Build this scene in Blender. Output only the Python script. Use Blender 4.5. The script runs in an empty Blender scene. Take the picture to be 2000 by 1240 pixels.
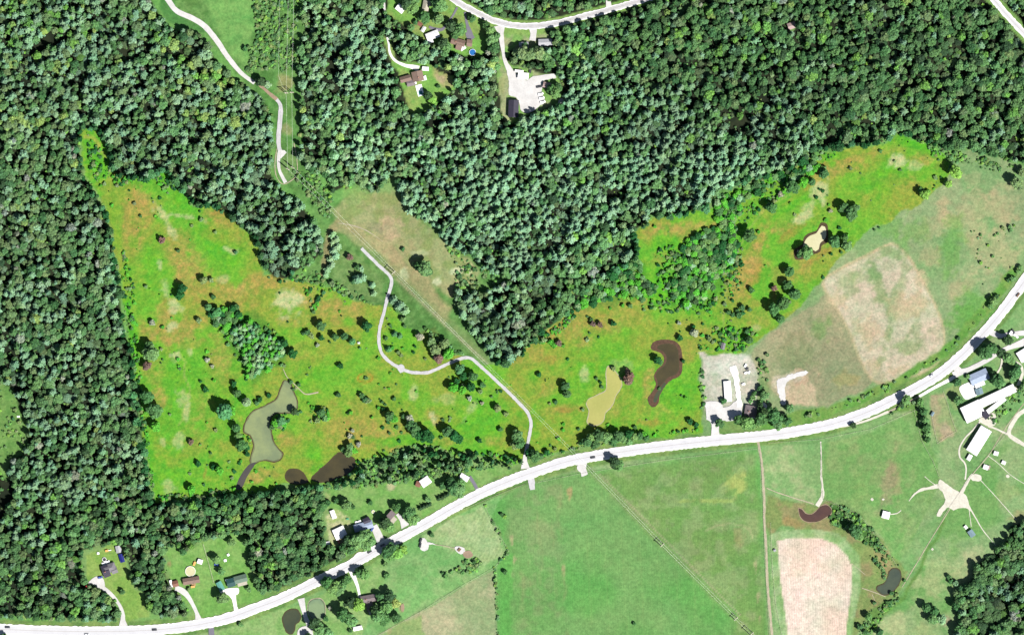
import bpy, bmesh, math, random
import numpy as np
from mathutils import Vector, Matrix

# ------------------------------------------------------------------ camera, sky, sun, exposure
SC = bpy.context.scene
S = 0.5                                   # metres per map unit (the map is 2000 x 1240 units)
def X(px): return (px - 1000.0) * S
def Y(py): return (620.0 - py) * S
H = 4200.0
cam_d = bpy.data.cameras.new("camera"); cam = bpy.data.objects.new("camera", cam_d)
SC.collection.objects.link(cam); cam.location = (0, 0, H)
cam_d.sensor_width = 36.0; cam_d.lens = 36.0 * H / 1000.0
cam_d.clip_start = 50.0; cam_d.clip_end = 30000.0
SC.camera = cam
SUN_EL = math.radians(50); SUN_AZ = Vector((0.76, -0.65)).normalized()
w = bpy.data.worlds.new("World"); SC.world = w; w.use_nodes = True
nt = w.node_tree; nt.nodes.clear()
sky = nt.nodes.new("ShaderNodeTexSky"); sky.sky_type = 'NISHITA'; sky.sun_disc = False
sky.sun_elevation = SUN_EL; sky.sun_rotation = math.atan2(SUN_AZ.x, SUN_AZ.y)
sky.altitude = 200
bg = nt.nodes.new("ShaderNodeBackground"); bg.inputs[1].default_value = 0.05
wo = nt.nodes.new("ShaderNodeOutputWorld")
nt.links.new(sky.outputs[0], bg.inputs[0]); nt.links.new(bg.outputs[0], wo.inputs[0])
sun_d = bpy.data.lights.new("sun", 'SUN'); sun_d.energy = 5.0; sun_d.angle = math.radians(0.5)
sun_d.color = (1.0, 0.97, 0.92)
sun = bpy.data.objects.new("sun", sun_d); SC.collection.objects.link(sun)
sv = Vector((SUN_AZ.x * math.cos(SUN_EL), SUN_AZ.y * math.cos(SUN_EL), math.sin(SUN_EL)))
sun.rotation_euler = (-sv).to_track_quat('-Z', 'Y').to_euler(); sun.location = sv * 500
SC.view_settings.view_transform = 'Standard'; SC.view_settings.look = 'None'
SC.view_settings.gamma = 1.0; SC.view_settings.use_curve_mapping = False
SC.view_settings.exposure = 1.15
SC.cycles.max_bounces = 4; SC.cycles.diffuse_bounces = 2; SC.cycles.glossy_bounces = 2
GAIN = 3.0                                # how bright a level white surface comes out at this light and exposure

rng = np.random.default_rng(7); random.seed(7)
COL = SC.collection

# ------------------------------------------------------------------ small helpers
def lin(c):
    c = np.asarray(c, float) / 255.0
    return np.where(c <= 0.04045, c / 12.92, ((c + 0.055) / 1.055) ** 2.4)
def alb(c): return lin(c) / GAIN           # seen colour (0-255) of a sunlit level surface -> its own base colour
_T = np.random.default_rng(11).random((256, 256))
def vnoise(x, y, seed=0):
    x = x + seed * 17.13; y = y + seed * 9.71
    xi = np.floor(x).astype(int); yi = np.floor(y).astype(int)
    fx = x - xi; fy = y - yi
    fx = fx * fx * (3 - 2 * fx); fy = fy * fy * (3 - 2 * fy)
    a = _T[xi & 255, yi & 255]; b = _T[(xi + 1) & 255, yi & 255]
    c = _T[xi & 255, (yi + 1) & 255]; d = _T[(xi + 1) & 255, (yi + 1) & 255]
    return (a * (1 - fx) + b * fx) * (1 - fy) + (c * (1 - fx) + d * fx) * fy
def fbm(x, y, scale, octv=4, seed=0):
    s = 0.0; a = 1.0; t = 0.0; f = 1.0 / scale
    for k in range(octv):
        s = s + a * vnoise(x * f, y * f, seed + k * 3); t += a; a *= 0.55; f *= 2.03
    return s / t
def sdist(px, py, poly):
    """signed distance (inside positive) of points to a polygon"""
    P = np.asarray(poly, float); n = len(P)
    d2 = np.full(px.shape, 1e18); ins = np.zeros(px.shape, bool)
    for i in range(n):
        ax, ay = P[i]; bx, by = P[(i + 1) % n]
        ex, ey = bx - ax, by - ay
        L = ex * ex + ey * ey + 1e-9
        t = np.clip(((px - ax) * ex + (py - ay) * ey) / L, 0, 1)
        d2 = np.minimum(d2, (px - ax - t * ex) ** 2 + (py - ay - t * ey) ** 2)
        if ay != by:
            c = ((ay > py) != (by > py)) & (px < ex * (py - ay) / ey + ax)
            ins ^= c
    d = np.sqrt(d2)
    return np.where(ins, d, -d)
def ldist(px, py, line):
    P = np.asarray(line, float); d2 = np.full(px.shape, 1e18)
    for i in range(len(P) - 1):
        ax, ay = P[i]; bx, by = P[i + 1]; ex, ey = bx - ax, by - ay
        t = np.clip(((px - ax) * ex + (py - ay) * ey) / (ex * ex + ey * ey + 1e-9), 0, 1)
        d2 = np.minimum(d2, (px - ax - t * ex) ** 2 + (py - ay - t * ey) ** 2)
    return np.sqrt(d2)
def catmull(P, step=6.0, closed=False):
    P = [Vector(p) for p in P]; out = []
    n = len(P); m = n if closed else n - 1
    for i in range(m):
        if closed: p0, p1, p2, p3 = P[(i - 1) % n], P[i], P[(i + 1) % n], P[(i + 2) % n]
        else:
            p1, p2 = P[i], P[i + 1]
            p0 = P[i - 1] if i > 0 else p1 * 2 - p2
            p3 = P[i + 2] if i + 2 < n else p2 * 2 - p1
        k = max(1, int((p2 - p1).length / step))
        for j in range(k):
            t = j / k
            out.append(0.5 * ((2 * p1) + (p2 - p0) * t + (2 * p0 - 5 * p1 + 4 * p2 - p3) * t * t + (3 * p1 - p0 - 3 * p2 + p3) * t ** 3))
    if not closed: out.append(P[-1])
    return [(p.x, p.y) for p in out]

# ------------------------------------------------------------------ materials
def newmat(name):
    m = bpy.data.materials.new(name); m.use_nodes = True
    nt = m.node_tree; b = nt.nodes['Principled BSDF']
    b.inputs['Roughness'].default_value = 0.9; b.inputs['Specular IOR Level'].default_value = 0.15
    return m, nt, b
def N(nt, t, **kw):
    n = nt.nodes.new(t)
    for k, v in kw.items(): setattr(n, k, v)
    return n
def mixc(nt, fac, a, b, mode='MIX'):
    n = nt.nodes.new('ShaderNodeMix'); n.data_type = 'RGBA'; n.blend_type = mode
    for sock, v in ((n.inputs[0], fac), (n.inputs[6], a), (n.inputs[7], b)):
        if hasattr(v, 'node'): nt.links.new(v, sock)
        elif isinstance(v, (int, float)): sock.default_value = v
        else: sock.default_value = (*v, 1) if len(v) == 3 else v
    return n.outputs[2]
def ramp(nt, src, a, b, lo=0.0, hi=1.0):
    n = nt.nodes.new('ShaderNodeMapRange'); n.inputs[1].default_value = a; n.inputs[2].default_value = b
    n.inputs[3].default_value = lo; n.inputs[4].default_value = hi
    nt.links.new(src, n.inputs[0]); return n.outputs[0]
def noise(nt, scale, detail=2, co=None, rough=0.6):
    n = nt.nodes.new('ShaderNodeTexNoise'); n.inputs['Scale'].default_value = scale
    n.inputs['Detail'].default_value = detail; n.inputs['Roughness'].default_value = rough
    if co is None:
        g = nt.nodes.new('ShaderNodeNewGeometry'); co = g.outputs['Position']
    nt.links.new(co, n.inputs['Vector']); return n.outputs[0]
def flat(name, rgb, var=0.15, scale=0.5, rough=0.85, fine=3.0, spec=0.15, bump=0.0, seen=True):
    """a plain procedural surface: base colour, broad and fine noise"""
    m, nt, b = newmat(name)
    c = alb(rgb) if seen else np.asarray(rgb)
    n1 = noise(nt, scale, 4); n2 = noise(nt, fine, 2)
    f = ramp(nt, n1, 0.3, 0.7, 1 - var, 1 + var); g = ramp(nt, n2, 0.3, 0.7, 1 - var * 0.6, 1 + var * 0.6)
    mm = N(nt, 'ShaderNodeMath', operation='MULTIPLY'); nt.links.new(f, mm.inputs[0]); nt.links.new(g, mm.inputs[1])
    vm = N(nt, 'ShaderNodeVectorMath', operation='SCALE'); vm.inputs[0].default_value = tuple(c)
    nt.links.new(mm.outputs[0], vm.inputs['Scale']); nt.links.new(vm.outputs[0], b.inputs['Base Color'])
    b.inputs['Roughness'].default_value = rough; b.inputs['Specular IOR Level'].default_value = spec
    if bump:
        bp = N(nt, 'ShaderNodeBump'); bp.inputs['Strength'].default_value = bump; bp.inputs['Distance'].default_value = 0.3
        nt.links.new(n2, bp.inputs['Height']); nt.links.new(bp.outputs[0], b.inputs['Normal'])
    return m
def ground_mat():
    m, nt, b = newmat("ground_cover")
    a = N(nt, 'ShaderNodeAttribute', attribute_name='tone'); rv = N(nt, 'ShaderNodeAttribute', attribute_name='rows')
    g = N(nt, 'ShaderNodeNewGeometry')
    n1 = noise(nt, 0.42, 3, g.outputs['Position'], 0.75); n2 = noise(nt, 0.16, 4, g.outputs['Position'], 0.65)
    n3 = noise(nt, 1.6, 1, g.outputs['Position'])
    f1 = ramp(nt, n1, 0.28, 0.72, 0.77, 1.23); f2 = ramp(nt, n2, 0.3, 0.7, 0.82, 1.18)
    mm = N(nt, 'ShaderNodeMath', operation='MULTIPLY'); nt.links.new(f1, mm.inputs[0]); nt.links.new(f2, mm.inputs[1])
    # drill rows / mowing lines: rows.r = across-x rows, rows.g = slanted rows
    outs = []
    for k, (dx, dy) in enumerate(((1.0, 0.03), (0.86, -0.5))):
        dp = N(nt, 'ShaderNodeVectorMath', operation='DOT_PRODUCT'); dp.inputs[1].default_value = (dx, dy, 0)
        nt.links.new(g.outputs['Position'], dp.inputs[0])
        ad = N(nt, 'ShaderNodeMath', operation='MULTIPLY_ADD'); nt.links.new(n2, ad.inputs[0]); ad.inputs[1].default_value = 3.0
        nt.links.new(dp.outputs['Value'], ad.inputs[2])
        s1 = N(nt, 'ShaderNodeMath', operation='MULTIPLY'); s1.inputs[1].default_value = (2 * math.pi / (2.3, 3.4)[k]); nt.links.new(ad.outputs[0], s1.inputs[0])
        s2 = N(nt, 'ShaderNodeMath', operation='SINE'); nt.links.new(s1.outputs[0], s2.inputs[0])
        outs.append(s2.outputs[0])
    sp = N(nt, 'ShaderNodeSeparateColor'); nt.links.new(rv.outputs['Color'], sp.inputs[0])
    tot = mm.outputs[0]
    for k in range(2):
        q = N(nt, 'ShaderNodeMath', operation='MULTIPLY'); nt.links.new(outs[k], q.inputs[0]); nt.links.new(sp.outputs[k], q.inputs[1])
        ad = N(nt, 'ShaderNodeMath', operation='ADD'); nt.links.new(tot, ad.inputs[0]); nt.links.new(q.outputs[0], ad.inputs[1]); tot = ad.outputs[0]
    vm = N(nt, 'ShaderNodeVectorMath', operation='SCALE'); nt.links.new(a.outputs['Color'], vm.inputs[0]); nt.links.new(tot, vm.inputs['Scale'])
    hue = mixc(nt, ramp(nt, noise(nt, 0.33, 3, g.outputs['Position']), 0.42, 0.7, 0, 0.35), vm.outputs[0], vm.outputs[0])
    # dry blades: shift some of the cover towards straw, some towards deeper green
    straw = mixc(nt, 1.0, vm.outputs[0], (1.24, 1.02, 1.0), 'MULTIPLY'); deep = mixc(nt, 1.0, vm.outputs[0], (0.80, 0.98, 0.82), 'MULTIPLY')
    c1 = mixc(nt, ramp(nt, noise(nt, 0.21, 4, g.outputs['Position'], 0.75), 0.38, 0.62, 0, 1), deep, straw)
    c2 = mixc(nt, ramp(nt, sp.outputs[2], 0, 1, 0.0, 1.0), vm.outputs[0], c1)
    nt.links.new(c2, b.inputs['Base Color'])
    bp = N(nt, 'ShaderNodeBump'); bp.inputs['Strength'].default_value = 0.5; bp.inputs['Distance'].default_value = 0.5
    nt.links.new(n3, bp.inputs['Height']); nt.links.new(bp.outputs[0], b.inputs['Normal'])
    return m
def foliage_mat():
    m, nt, b = newmat("foliage")
    a = N(nt, 'ShaderNodeAttribute', attribute_name='tint'); a.attribute_type = 'INSTANCER'
    g = N(nt, 'ShaderNodeNewGeometry')
    n1 = noise(nt, 0.9, 2, g.outputs['Position'])
    f = ramp(nt, n1, 0.3, 0.7, 0.62, 1.42)
    vm = N(nt, 'ShaderNodeVectorMath', operation='SCALE'); nt.links.new(a.outputs['Vector'], vm.inputs[0]); nt.links.new(f, vm.inputs['Scale'])
    ri = ramp(nt, g.outputs['Random Per Island'], 0, 1, 0, 1)
    c = mixc(nt, 1.0, vm.outputs[0], mixc(nt, ri, (0.84, 0.86, 0.95), (1.2, 1.12, 0.98)), 'MULTIPLY')
    nt.links.new(c, b.inputs['Base Color'])
    b.inputs['Roughness'].default_value = 0.75; b.inputs['Specular IOR Level'].default_value = 0.2
    return m
M = {}
M['ground'] = ground_mat(); M['foliage'] = foliage_mat()
M['bark'] = flat("bark", (0.09, 0.065, 0.045), 0.3, 2.0, seen=False)
M['wood'] = flat("weathered_wood", (0.35, 0.31, 0.26), 0.2, 1.0, seen=False)
M['road'] = flat("worn_pale_asphalt", (252, 251, 255), 0.05, 0.12, fine=0.8)
M['shoulder'] = flat("pale_gravel_shoulder", (0.47, 0.46, 0.43), 0.10, 0.3, fine=1.2, seen=False)
M['gravel'] = flat("white_gravel", (254, 251, 248), 0.12, 0.12, fine=0.8)
M['greygravel'] = flat("grey_gravel", (236, 234, 236), 0.12, 0.25, fine=0.9)
M['dirt'] = flat("pale_dirt", (255, 250, 232), 0.14, 0.2, fine=0.9)
M['tan'] = flat("packed_tan_dirt", (212, 202, 172), 0.16, 0.2, fine=0.9)
M['pinkdirt'] = flat("reddish_dirt", (190, 165, 140), 0.14, 0.2, fine=0.9)
M['asphalt'] = flat("grey_driveway_asphalt", (148, 144, 158), 0.08, 0.2)
M['conc'] = flat("concrete", (0.5, 0.5, 0.48), 0.08, 0.3, seen=False)
M['yellow'] = flat("yellow_road_paint", (0.22, 0.20, 0.18), 0.12, 0.4, seen=False)
M['whitepaint'] = flat("white_road_paint", (0.62, 0.62, 0.62), 0.1, 0.4, seen=False)
M['mud'] = flat("brown_mud_bank", (98, 82, 58), 0.22, 0.35, bump=0.4)
M['redmud'] = flat("red_brown_mud_bank", (112, 86, 68), 0.3, 0.35, bump=0.4)
def water(name, rgb, rough=0.18, var=0.05, spec=0.3, silt=(0.74, 0.78, 0.9)):
    m = flat(name, rgb, var, 0.05, rough=rough, fine=0.4, spec=spec); nt = m.node_tree; b = nt.nodes['Principled BSDF']
    src = b.inputs['Base Color'].links[0].from_socket
    # drifting silt: broad, soft, slightly greyer and darker reaches
    c = mixc(nt, ramp(nt, noise(nt, 0.045, 3), 0.4, 0.62, 0, 1), src, mixc(nt, 1.0, src, silt, 'MULTIPLY'))
    nt.links.new(c, b.inputs['Base Color']); return m
M['w_olive'] = water("murky_green_water", (172, 186, 132)); M['w_khaki'] = water("khaki_water", (212, 210, 124), silt=(0.92, 0.95, 0.9))
M['w_brown'] = water("dark_brown_water", (98, 90, 62)); M['w_cream'] = water("cream_silt_water", (252, 246, 200), silt=(0.97, 0.97, 0.9))
M['w_red'] = water("red_brown_water", (118, 88, 78)); M['w_grey'] = water("grey_green_water", (98, 110, 92))
M['w_pale'] = water("algae_covered_water", (160, 186, 140)); M['w_dark'] = water("dark_olive_water", (96, 104, 78))
M['w_pool'] = water("clear_blue_pool_water", (62, 140, 220), 0.1); M['w_teal'] = water("teal_pool_water", (110, 190, 190), 0.1)
M['w_creek'] = water("purple_grey_creek_water", (104, 100, 96))
def roofm(name, rgb, ribs=0.9, var=0.12):
    """roof sheet: ribs or shingle courses as fine relief"""
    m, nt, b = newmat(name); c = np.full(3, 0.55) if rgb == (255, 255, 255) else alb(rgb)
    tc = N(nt, 'ShaderNodeTexCoord'); 
    dp = N(nt, 'ShaderNodeSeparateXYZ'); nt.links.new(tc.outputs['Object'], dp.inputs[0])
    s1 = N(nt, 'ShaderNodeMath', operation='MULTIPLY'); s1.inputs[1].default_value = 2 * math.pi / ribs; nt.links.new(dp.outputs[0], s1.inputs[0])
    s2 = N(nt, 'ShaderNodeMath', operation='SINE'); nt.links.new(s1.outputs[0], s2.inputs[0])
    f = ramp(nt, s2.outputs[0], -1, 1, 0.94, 1.05); n1 = noise(nt, 0.5, 5); g = ramp(nt, n1, 0.3, 0.7, 1 - var, 1 + var)
    mm = N(nt, 'ShaderNodeMath', operation='MULTIPLY'); nt.links.new(f, mm.inputs[0]); nt.links.new(g, mm.inputs[1])
    vm = N(nt, 'ShaderNodeVectorMath', operation='SCALE'); vm.inputs[0].default_value = tuple(c)
    nt.links.new(mm.outputs[0], vm.inputs['Scale']); nt.links.new(vm.outputs[0], b.inputs['Base Color'])
    bp = N(nt, 'ShaderNodeBump'); bp.inputs['Strength'].default_value = 0.3; bp.inputs['Distance'].default_value = 0.05
    nt.links.new(s2.outputs[0], bp.inputs['Height']); nt.links.new(bp.outputs[0], b.inputs['Normal'])
    b.inputs['Roughness'].default_value = 0.6
    return m
R = {'white': roofm("white_metal_roof", (255, 255, 255)), 'pale': roofm("pale_grey_metal_roof", (222, 222, 228)),
     'cream': roofm("cream_roof", (228, 220, 200)), 'blue': roofm("light_blue_metal_roof", (196, 212, 240)), 'steel': roofm("blue_grey_metal_roof", (150, 178, 190)),
     'brown': roofm("brown_shingle_roof", (168, 142, 128), 0.4), 'greybrown': roofm("grey_brown_shingle_roof", (160, 146, 148), 0.4),
     'red': roofm("red_brown_roof", (172, 122, 104), 0.4), 'charcoal': roofm("charcoal_shingle_roof", (78, 74, 92), 0.4),
     'grey': roofm("grey_shingle_roof", (156, 152, 158), 0.4), 'green': roofm("grey_green_metal_roof", (132, 158, 138)),
     'teal': roofm("teal_metal_roof", (120, 196, 178)), 'dkteal': roofm("dark_teal_metal_roof", (62, 104, 104)),
     'navy': roofm("dark_blue_tarp", (40, 52, 150)), 'pink': roofm("pinkish_roof", (214, 186, 182)), 'tanr': roofm("tan_roof", (204, 172, 128), 0.4)}
M['wall'] = flat("pale_siding", (0.45, 0.43, 0.4), 0.08, 1.0, seen=False)
M['glass'] = flat("window_glass", (0.03, 0.035, 0.04), 0.1, 1.0, rough=0.1, spec=0.5, seen=False)
M['door'] = flat("painted_door", (0.25, 0.2, 0.17), 0.08, 1.0, seen=False)
M['brick'] = flat("chimney_brick", (0.28, 0.14, 0.1), 0.2, 3.0, seen=False)
M['metal'] = flat("galvanised_metal", (0.55, 0.55, 0.55), 0.06, 1.0, rough=0.45, seen=False)
M['wire'] = flat("bright_aluminium_cable", (0.75, 0.78, 0.7), 0.02, 1.0, rough=0.5, seen=False)
M['tyre'] = flat("tyre_rubber", (0.02, 0.02, 0.02), 0.1, 2.0, seen=False)
M['pipe_w'] = flat("white_plastic", (0.7, 0.7, 0.7), 0.03, 1.0, seen=False)
for k, c in {'dark': (0.03, 0.03, 0.035), 'silver': (0.42, 0.42, 0.44), 'white': (0.7, 0.7, 0.7), 'red': (0.35, 0.04, 0.03), 'blue': (0.04, 0.07, 0.25), 'brown': (0.12, 0.07, 0.04), 'orange': (0.5, 0.25, 0.08), 'green': (0.05, 0.2, 0.1)}.items():
    M['paint_' + k] = flat(k + "_paint", c, 0.03, 1.0, rough=0.3, spec=0.5, seen=False)

# ------------------------------------------------------------------ object helpers
def mesh_obj(name, verts, faces, mat, parent=None, smooth=False):
    me = bpy.data.meshes.new(name); me.from_pydata(verts, [], faces); me.update()
    mats = mat if isinstance(mat, (list, tuple)) else [mat]
    for m in mats: me.materials.append(m)
    if smooth: me.polygons.foreach_set('use_smooth', [True] * len(me.polygons))
    o = bpy.data.objects.new(name, me); COL.objects.link(o)
    if parent: o.parent = parent
    return o
def thing(name, label, cat, loc=(0, 0, 0), rz=0.0, group=None):
    o = bpy.data.objects.new(name, None); COL.objects.link(o); o.location = loc; o.rotation_euler = (0, 0, rz)
    o.empty_display_size = 1
    o['label'] = label; o['category'] = cat
    if group: o['group'] = group
    return o
def tag(o, label, cat, group=None):
    o['label'] = label; o['category'] = cat
    if group: o['group'] = group
    return o
def dup(root, loc, rz=None, label=None, group=None):
    r = root.copy(); COL.objects.link(r); r.location = loc
    if rz is not None: r.rotation_euler = (0, 0, rz)
    if label: r['label'] = label
    if group: r['group'] = group
    for ch in list(root.children):
        c = ch.copy(); COL.objects.link(c); c.parent = r
        for g in ch.children:
            d = g.copy(); COL.objects.link(d); d.parent = c
    return r
class MB:
    def __init__(s): s.v = []; s.f = []
    def add(s, v, f):
        n = len(s.v); s.v += [tuple(p) for p in v]; s.f += [tuple(i + n for i in q) for q in f]; return s
    def box(s, x0, x1, y0, y1, z0, z1):
        return s.add([(x0,y0,z0),(x1,y0,z0),(x1,y1,z0),(x0,y1,z0),(x0,y0,z1),(x1,y0,z1),(x1,y1,z1),(x0,y1,z1)],
                     [(3,2,1,0),(4,5,6,7),(0,1,5,4),(1,2,6,5),(2,3,7,6),(3,0,4,7)])
    def tube(s, a, b, r0, r1=None, n=6, caps=True):
        r1 = r0 if r1 is None else r1
        a = Vector(a); b = Vector(b); d = (b - a).normalized()
        u = d.orthogonal().normalized(); w_ = d.cross(u)
        v = [a + (u * math.cos(t) + w_ * math.sin(t)) * r0 for t in [2 * math.pi * k / n for k in range(n)]]
        v += [b + (u * math.cos(t) + w_ * math.sin(t)) * r1 for t in [2 * math.pi * k / n for k in range(n)]]
        f = [(k, (k + 1) % n, n + (k + 1) % n, n + k) for k in range(n)]
        if caps: f += [tuple(range(n - 1, -1, -1)), tuple(range(n, 2 * n))]
        return s.add(v, f)
    def build(s, name, mat, parent=None, smooth=False): return mesh_obj(name, s.v, s.f, mat, parent, smooth)
_z = [0.03]
def nextz(d=0.005): _z[0] += d; return _z[0]
def strip(name, pts, width, mat, kind='structure', jitter=0.0, z=None, parent=None, step=6.0, off=0.0):
    """a sheet that follows a line on the map (widths in map units)"""
    P = catmull(pts, step); z = nextz() if z is None else z
    v = []; f = []; n = len(P)
    W = width if isinstance(width, (list, tuple)) else None
    for i, (x, y) in enumerate(P):
        a = P[max(0, i - 1)]; b = P[min(n - 1, i + 1)]
        d = Vector((b[0] - a[0], b[1] - a[1])).normalized(); nx, ny = -d.y, d.x
        t = i / (n - 1)
        wd = (np.interp(t, np.linspace(0, 1, len(W)), W) if W else width) / 2
        l = wd + jitter * random.uniform(-1, 1); r = wd + jitter * random.uniform(-1, 1)
        v += [(X(x + nx * (l + off)), Y(y + ny * (l + off)), z), (X(x - nx * (r - off)), Y(y - ny * (r - off)), z)]
        if i: f.append((2*i-2, 2*i, 2*i+1, 2*i-1))
    o = mesh_obj(name, v, f, mat, parent)
    if kind: o['kind'] = kind
    return o
def area(name, poly, mat, kind='structure', smooth=True, z=None, step=4.0, jitter=0.0, parent=None):
    P = catmull(poly, step, True) if smooth else poly
    z = nextz() if z is None else z
    bm = bmesh.new()
    vs = [bm.verts.new((X(x + random.uniform(-jitter, jitter)), Y(y + random.uniform(-jitter, jitter)), z)) for x, y in P]
    fc = bm.faces.new(vs); bm.normal_update()
    if fc.normal.z < 0: fc.normal_flip()
    bmesh.ops.triangulate(bm, faces=[fc])
    me = bpy.data.meshes.new(name); bm.to_mesh(me); bm.free(); me.materials.append(mat)
    o = bpy.data.objects.new(name, me); COL.objects.link(o)
    if parent: o.parent = parent
    if kind: o['kind'] = kind
    return o
# ------------------------------------------------------------------ ground sheet: what grows where
VIV = [(155,250),(192,252),(212,300),(214,340),(320,332),(345,372),(380,405),(430,405),(500,470),(512,540),(590,546),(650,566),(700,590),(745,602),(768,600),(790,635),(815,655),(845,650),(868,700),(905,695),(945,712),(985,715),(1040,668),(1060,655),(1120,600),(1160,570),(1205,550),(1200,505),(1240,455),(1275,425),(1385,408),(1440,365),(1560,325),(1600,298),(1700,285),(1760,262),(1800,282),(1850,305),(1857,340),(1800,395),(1740,430),(1690,455),(1640,505),(1560,605),(1500,650),(1440,690),(1365,692),(1372,845),(1150,868),(1040,896),(1000,905),(940,888),(815,868),(760,882),(705,900),(690,930),(640,942),(560,948),(460,966),(300,980),(285,880),(270,760),(250,640),(228,500),(205,400),(168,340)]
WEST = [(-300,-300),(300,-300),(302,0),(318,28),(330,48),(350,54),(398,66),(415,95),(436,130),(458,154),(480,166),(503,184),(528,204),(534,230),(534,300),(534,335),(548,362),(575,385),(600,405),(618,430),(634,455),(630,500),(612,522),(590,530),(560,552),(530,548),(508,520),(497,478),(488,458),(460,445),(440,422),(425,412),(400,408),(378,408),(362,388),(342,372),(330,350),(318,340),(285,358),(235,352),(214,338),(208,300),(200,275),(188,258),(165,258),(160,290),(168,340),(190,375),(212,420),(225,480),(238,560),(246,640),(266,700),(272,780),(285,860),(292,930),(298,974),(380,976),(460,962),(480,959),(560,950),(640,946),(633,965),(640,990),(634,1010),(636,1040),(645,1062),(690,1064),(708,1072),(690,1082),(620,1120),(560,1150),(520,1160),(500,1145),(490,1110),(480,1065),(465,1045),(435,1048),(400,1055),(370,1078),(335,1068),(325,1080),(325,1105),(332,1130),(342,1152),(362,1172),(375,1198),(368,1208),(310,1206),(290,1201),(280,1165),(262,1150),(246,1110),(240,1075),(230,1060),(212,1066),(165,1080),(165,1105),(172,1135),(200,1150),(225,1170),(234,1195),(228,1213),(150,1214),(60,1208),(-300,1200)]
NORTH = [(585,-300),(588,60),(582,110),(580,135),(591,155),(584,165),(585,220),(584,310),(600,335),(625,342),(640,370),(655,382),(690,362),(725,385),(745,372),(766,345),(768,335),(775,375),(800,422),(840,437),(860,462),(885,492),(920,502),(945,527),(985,545),(975,560),(930,568),(895,560),(882,580),(900,615),(920,650),(945,690),(975,718),(1000,712),(1020,700),(1042,672),(1060,655),(1100,628),(1125,600),(1145,572),(1200,540),(1248,508),(1250,480),(1240,458),(1265,440),(1275,425),(1300,430),(1345,420),(1385,410),(1392,385),(1440,367),(1500,345),(1560,330),(1600,300),(1700,287),(1760,265),(1800,285),(1870,292),(1940,308),(1990,322),(2300,345),(2300,-300)]
SEWOOD = [(2300,1000),(1990,1015),(1967,1022),(1965,1045),(1945,1070),(1920,1085),(1900,1100),(1895,1125),(1880,1140),(1860,1150),(1855,1170),(1868,1200),(1862,1250),(1862,1500),(2300,1500)]
STRIPW = [(640,940),(690,915),(712,905),(760,888),(815,872),(850,878),(930,888),(980,898),(1000,888),(1022,900),(1015,912),(990,918),(960,910),(930,912),(895,924),(850,930),(820,928),(800,936),(760,944),(700,948),(640,950)]
L0 = [(-300,745),(-5,742),(15,752),(35,775),(42,808),(54,835),(50,862),(42,890),(20,900),(15,935),(-300,940)]
CLEAR = [L0,
 [(746,-300),(880,-300),(900,10),(960,40),(980,55),(962,75),(950,100),(930,112),(895,108),(870,98),(850,85),(830,80),(812,68),(790,50),(770,40),(756,28)],
 [(750,70),(765,80),(770,108),(790,122),(830,126),(850,132),(860,143),(888,148),(886,170),(868,188),(845,205),(835,215),(800,225),(792,200),(780,165),(773,140),(760,120),(752,92)],
 [(972,58),(1010,56),(1066,60),(1078,75),(1078,95),(1010,100),(992,100),(992,120),(1005,130),(1085,145),(1098,170),(1100,200),(1060,213),(1045,220),(1020,228),(1010,236),(985,235),(975,190),(972,150),(976,110)],
 [(1534,44),(1550,40),(1556,54),(1544,62),(1534,56)]]
SCRUB_SE = [(1618,985),(1645,985),(1682,1010),(1705,1035),(1722,1060),(1735,1082),(1722,1088),(1700,1066),(1678,1052),(1648,1034),(1622,1022)]
HWY = [(-300,1215),(-150,1222),(0,1228),(120,1232),(240,1232),(330,1227),(400,1217),(450,1205),(500,1187),(550,1168),(625,1132),(675,1108),(750,1066),(825,1026),(900,983),(950,958),(1000,937),(1050,919),(1125,897),(1250,877),(1375,862),(1500,850),(1560,841),(1625,828),(1690,806),(1750,778),(1825,737),(1875,697),(1912,660),(1950,617),(2000,550),(2040,490),(2090,410),(2150,330),(2300,150)]
TOPR = [(800,-120),(850,-40),(872,-12),(895,6),(925,22),(962,40),(1000,50),(1032,52),(1062,50),(1100,43),(1150,30),(1195,18),(1250,2),(1300,-15),(1400,-60)]
NER = [(1800,-140),(1880,-70),(1920,-25),(1945,5),(1970,34),(2000,66),(2060,132),(2200,280)]
NWP = [(300,-60),(315,-20),(328,0),(345,22),(375,36),(400,52),(425,82),(445,112),(470,142),(497,163),(515,178),(540,195),(548,206),(547,235),(544,270),(546,292),(552,306)]
MPATH = [(706,485),(722,501),(740,519),(757,534),(765,546),(763,562),(757,580),(750,610),(742,640),(740,665),(744,686),(756,702),(778,717),(800,726),(830,728),(850,722),(880,708),(905,699),(920,700),(935,712),(955,730),(985,758),(1015,788),(1030,805),(1037,825),(1034,850),(1028,880),(1026,905)]

xs = np.concatenate([[-12000,-5000,-2500,-1200,-700], np.arange(-400,-60,17), np.arange(-60,2061,3.5), np.arange(2077,2420,17), [2700,3200,4500,7000,14000]])
ys = np.concatenate([[-12000,-5000,-2500,-1200,-700], np.arange(-400,-60,17), np.arange(-60,1301,3.5), np.arange(1317,1640,17), [1940,2440,3700,6200,13000]])
GX, GY = np.meshgrid(xs, ys); nX, nY = len(xs), len(ys)
gx = GX.ravel(); gy = GY.ravel()
wx = gx + 9 * (fbm(gx, gy, 28, 3, 1) - 0.5) * 2; wy = gy + 9 * (fbm(gx, gy, 28, 3, 2) - 0.5) * 2
n_a = fbm(gx, gy, 70, 5, 5); n_b = fbm(gx, gy, 22, 4, 9); n_c = fbm(gx, gy, 150, 4, 13); n_d = fbm(gx, gy, 9, 3, 17)
col = np.empty((gx.size, 3)); rows = np.zeros((gx.size, 3))
rows[:, 2] = 0.38
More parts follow.
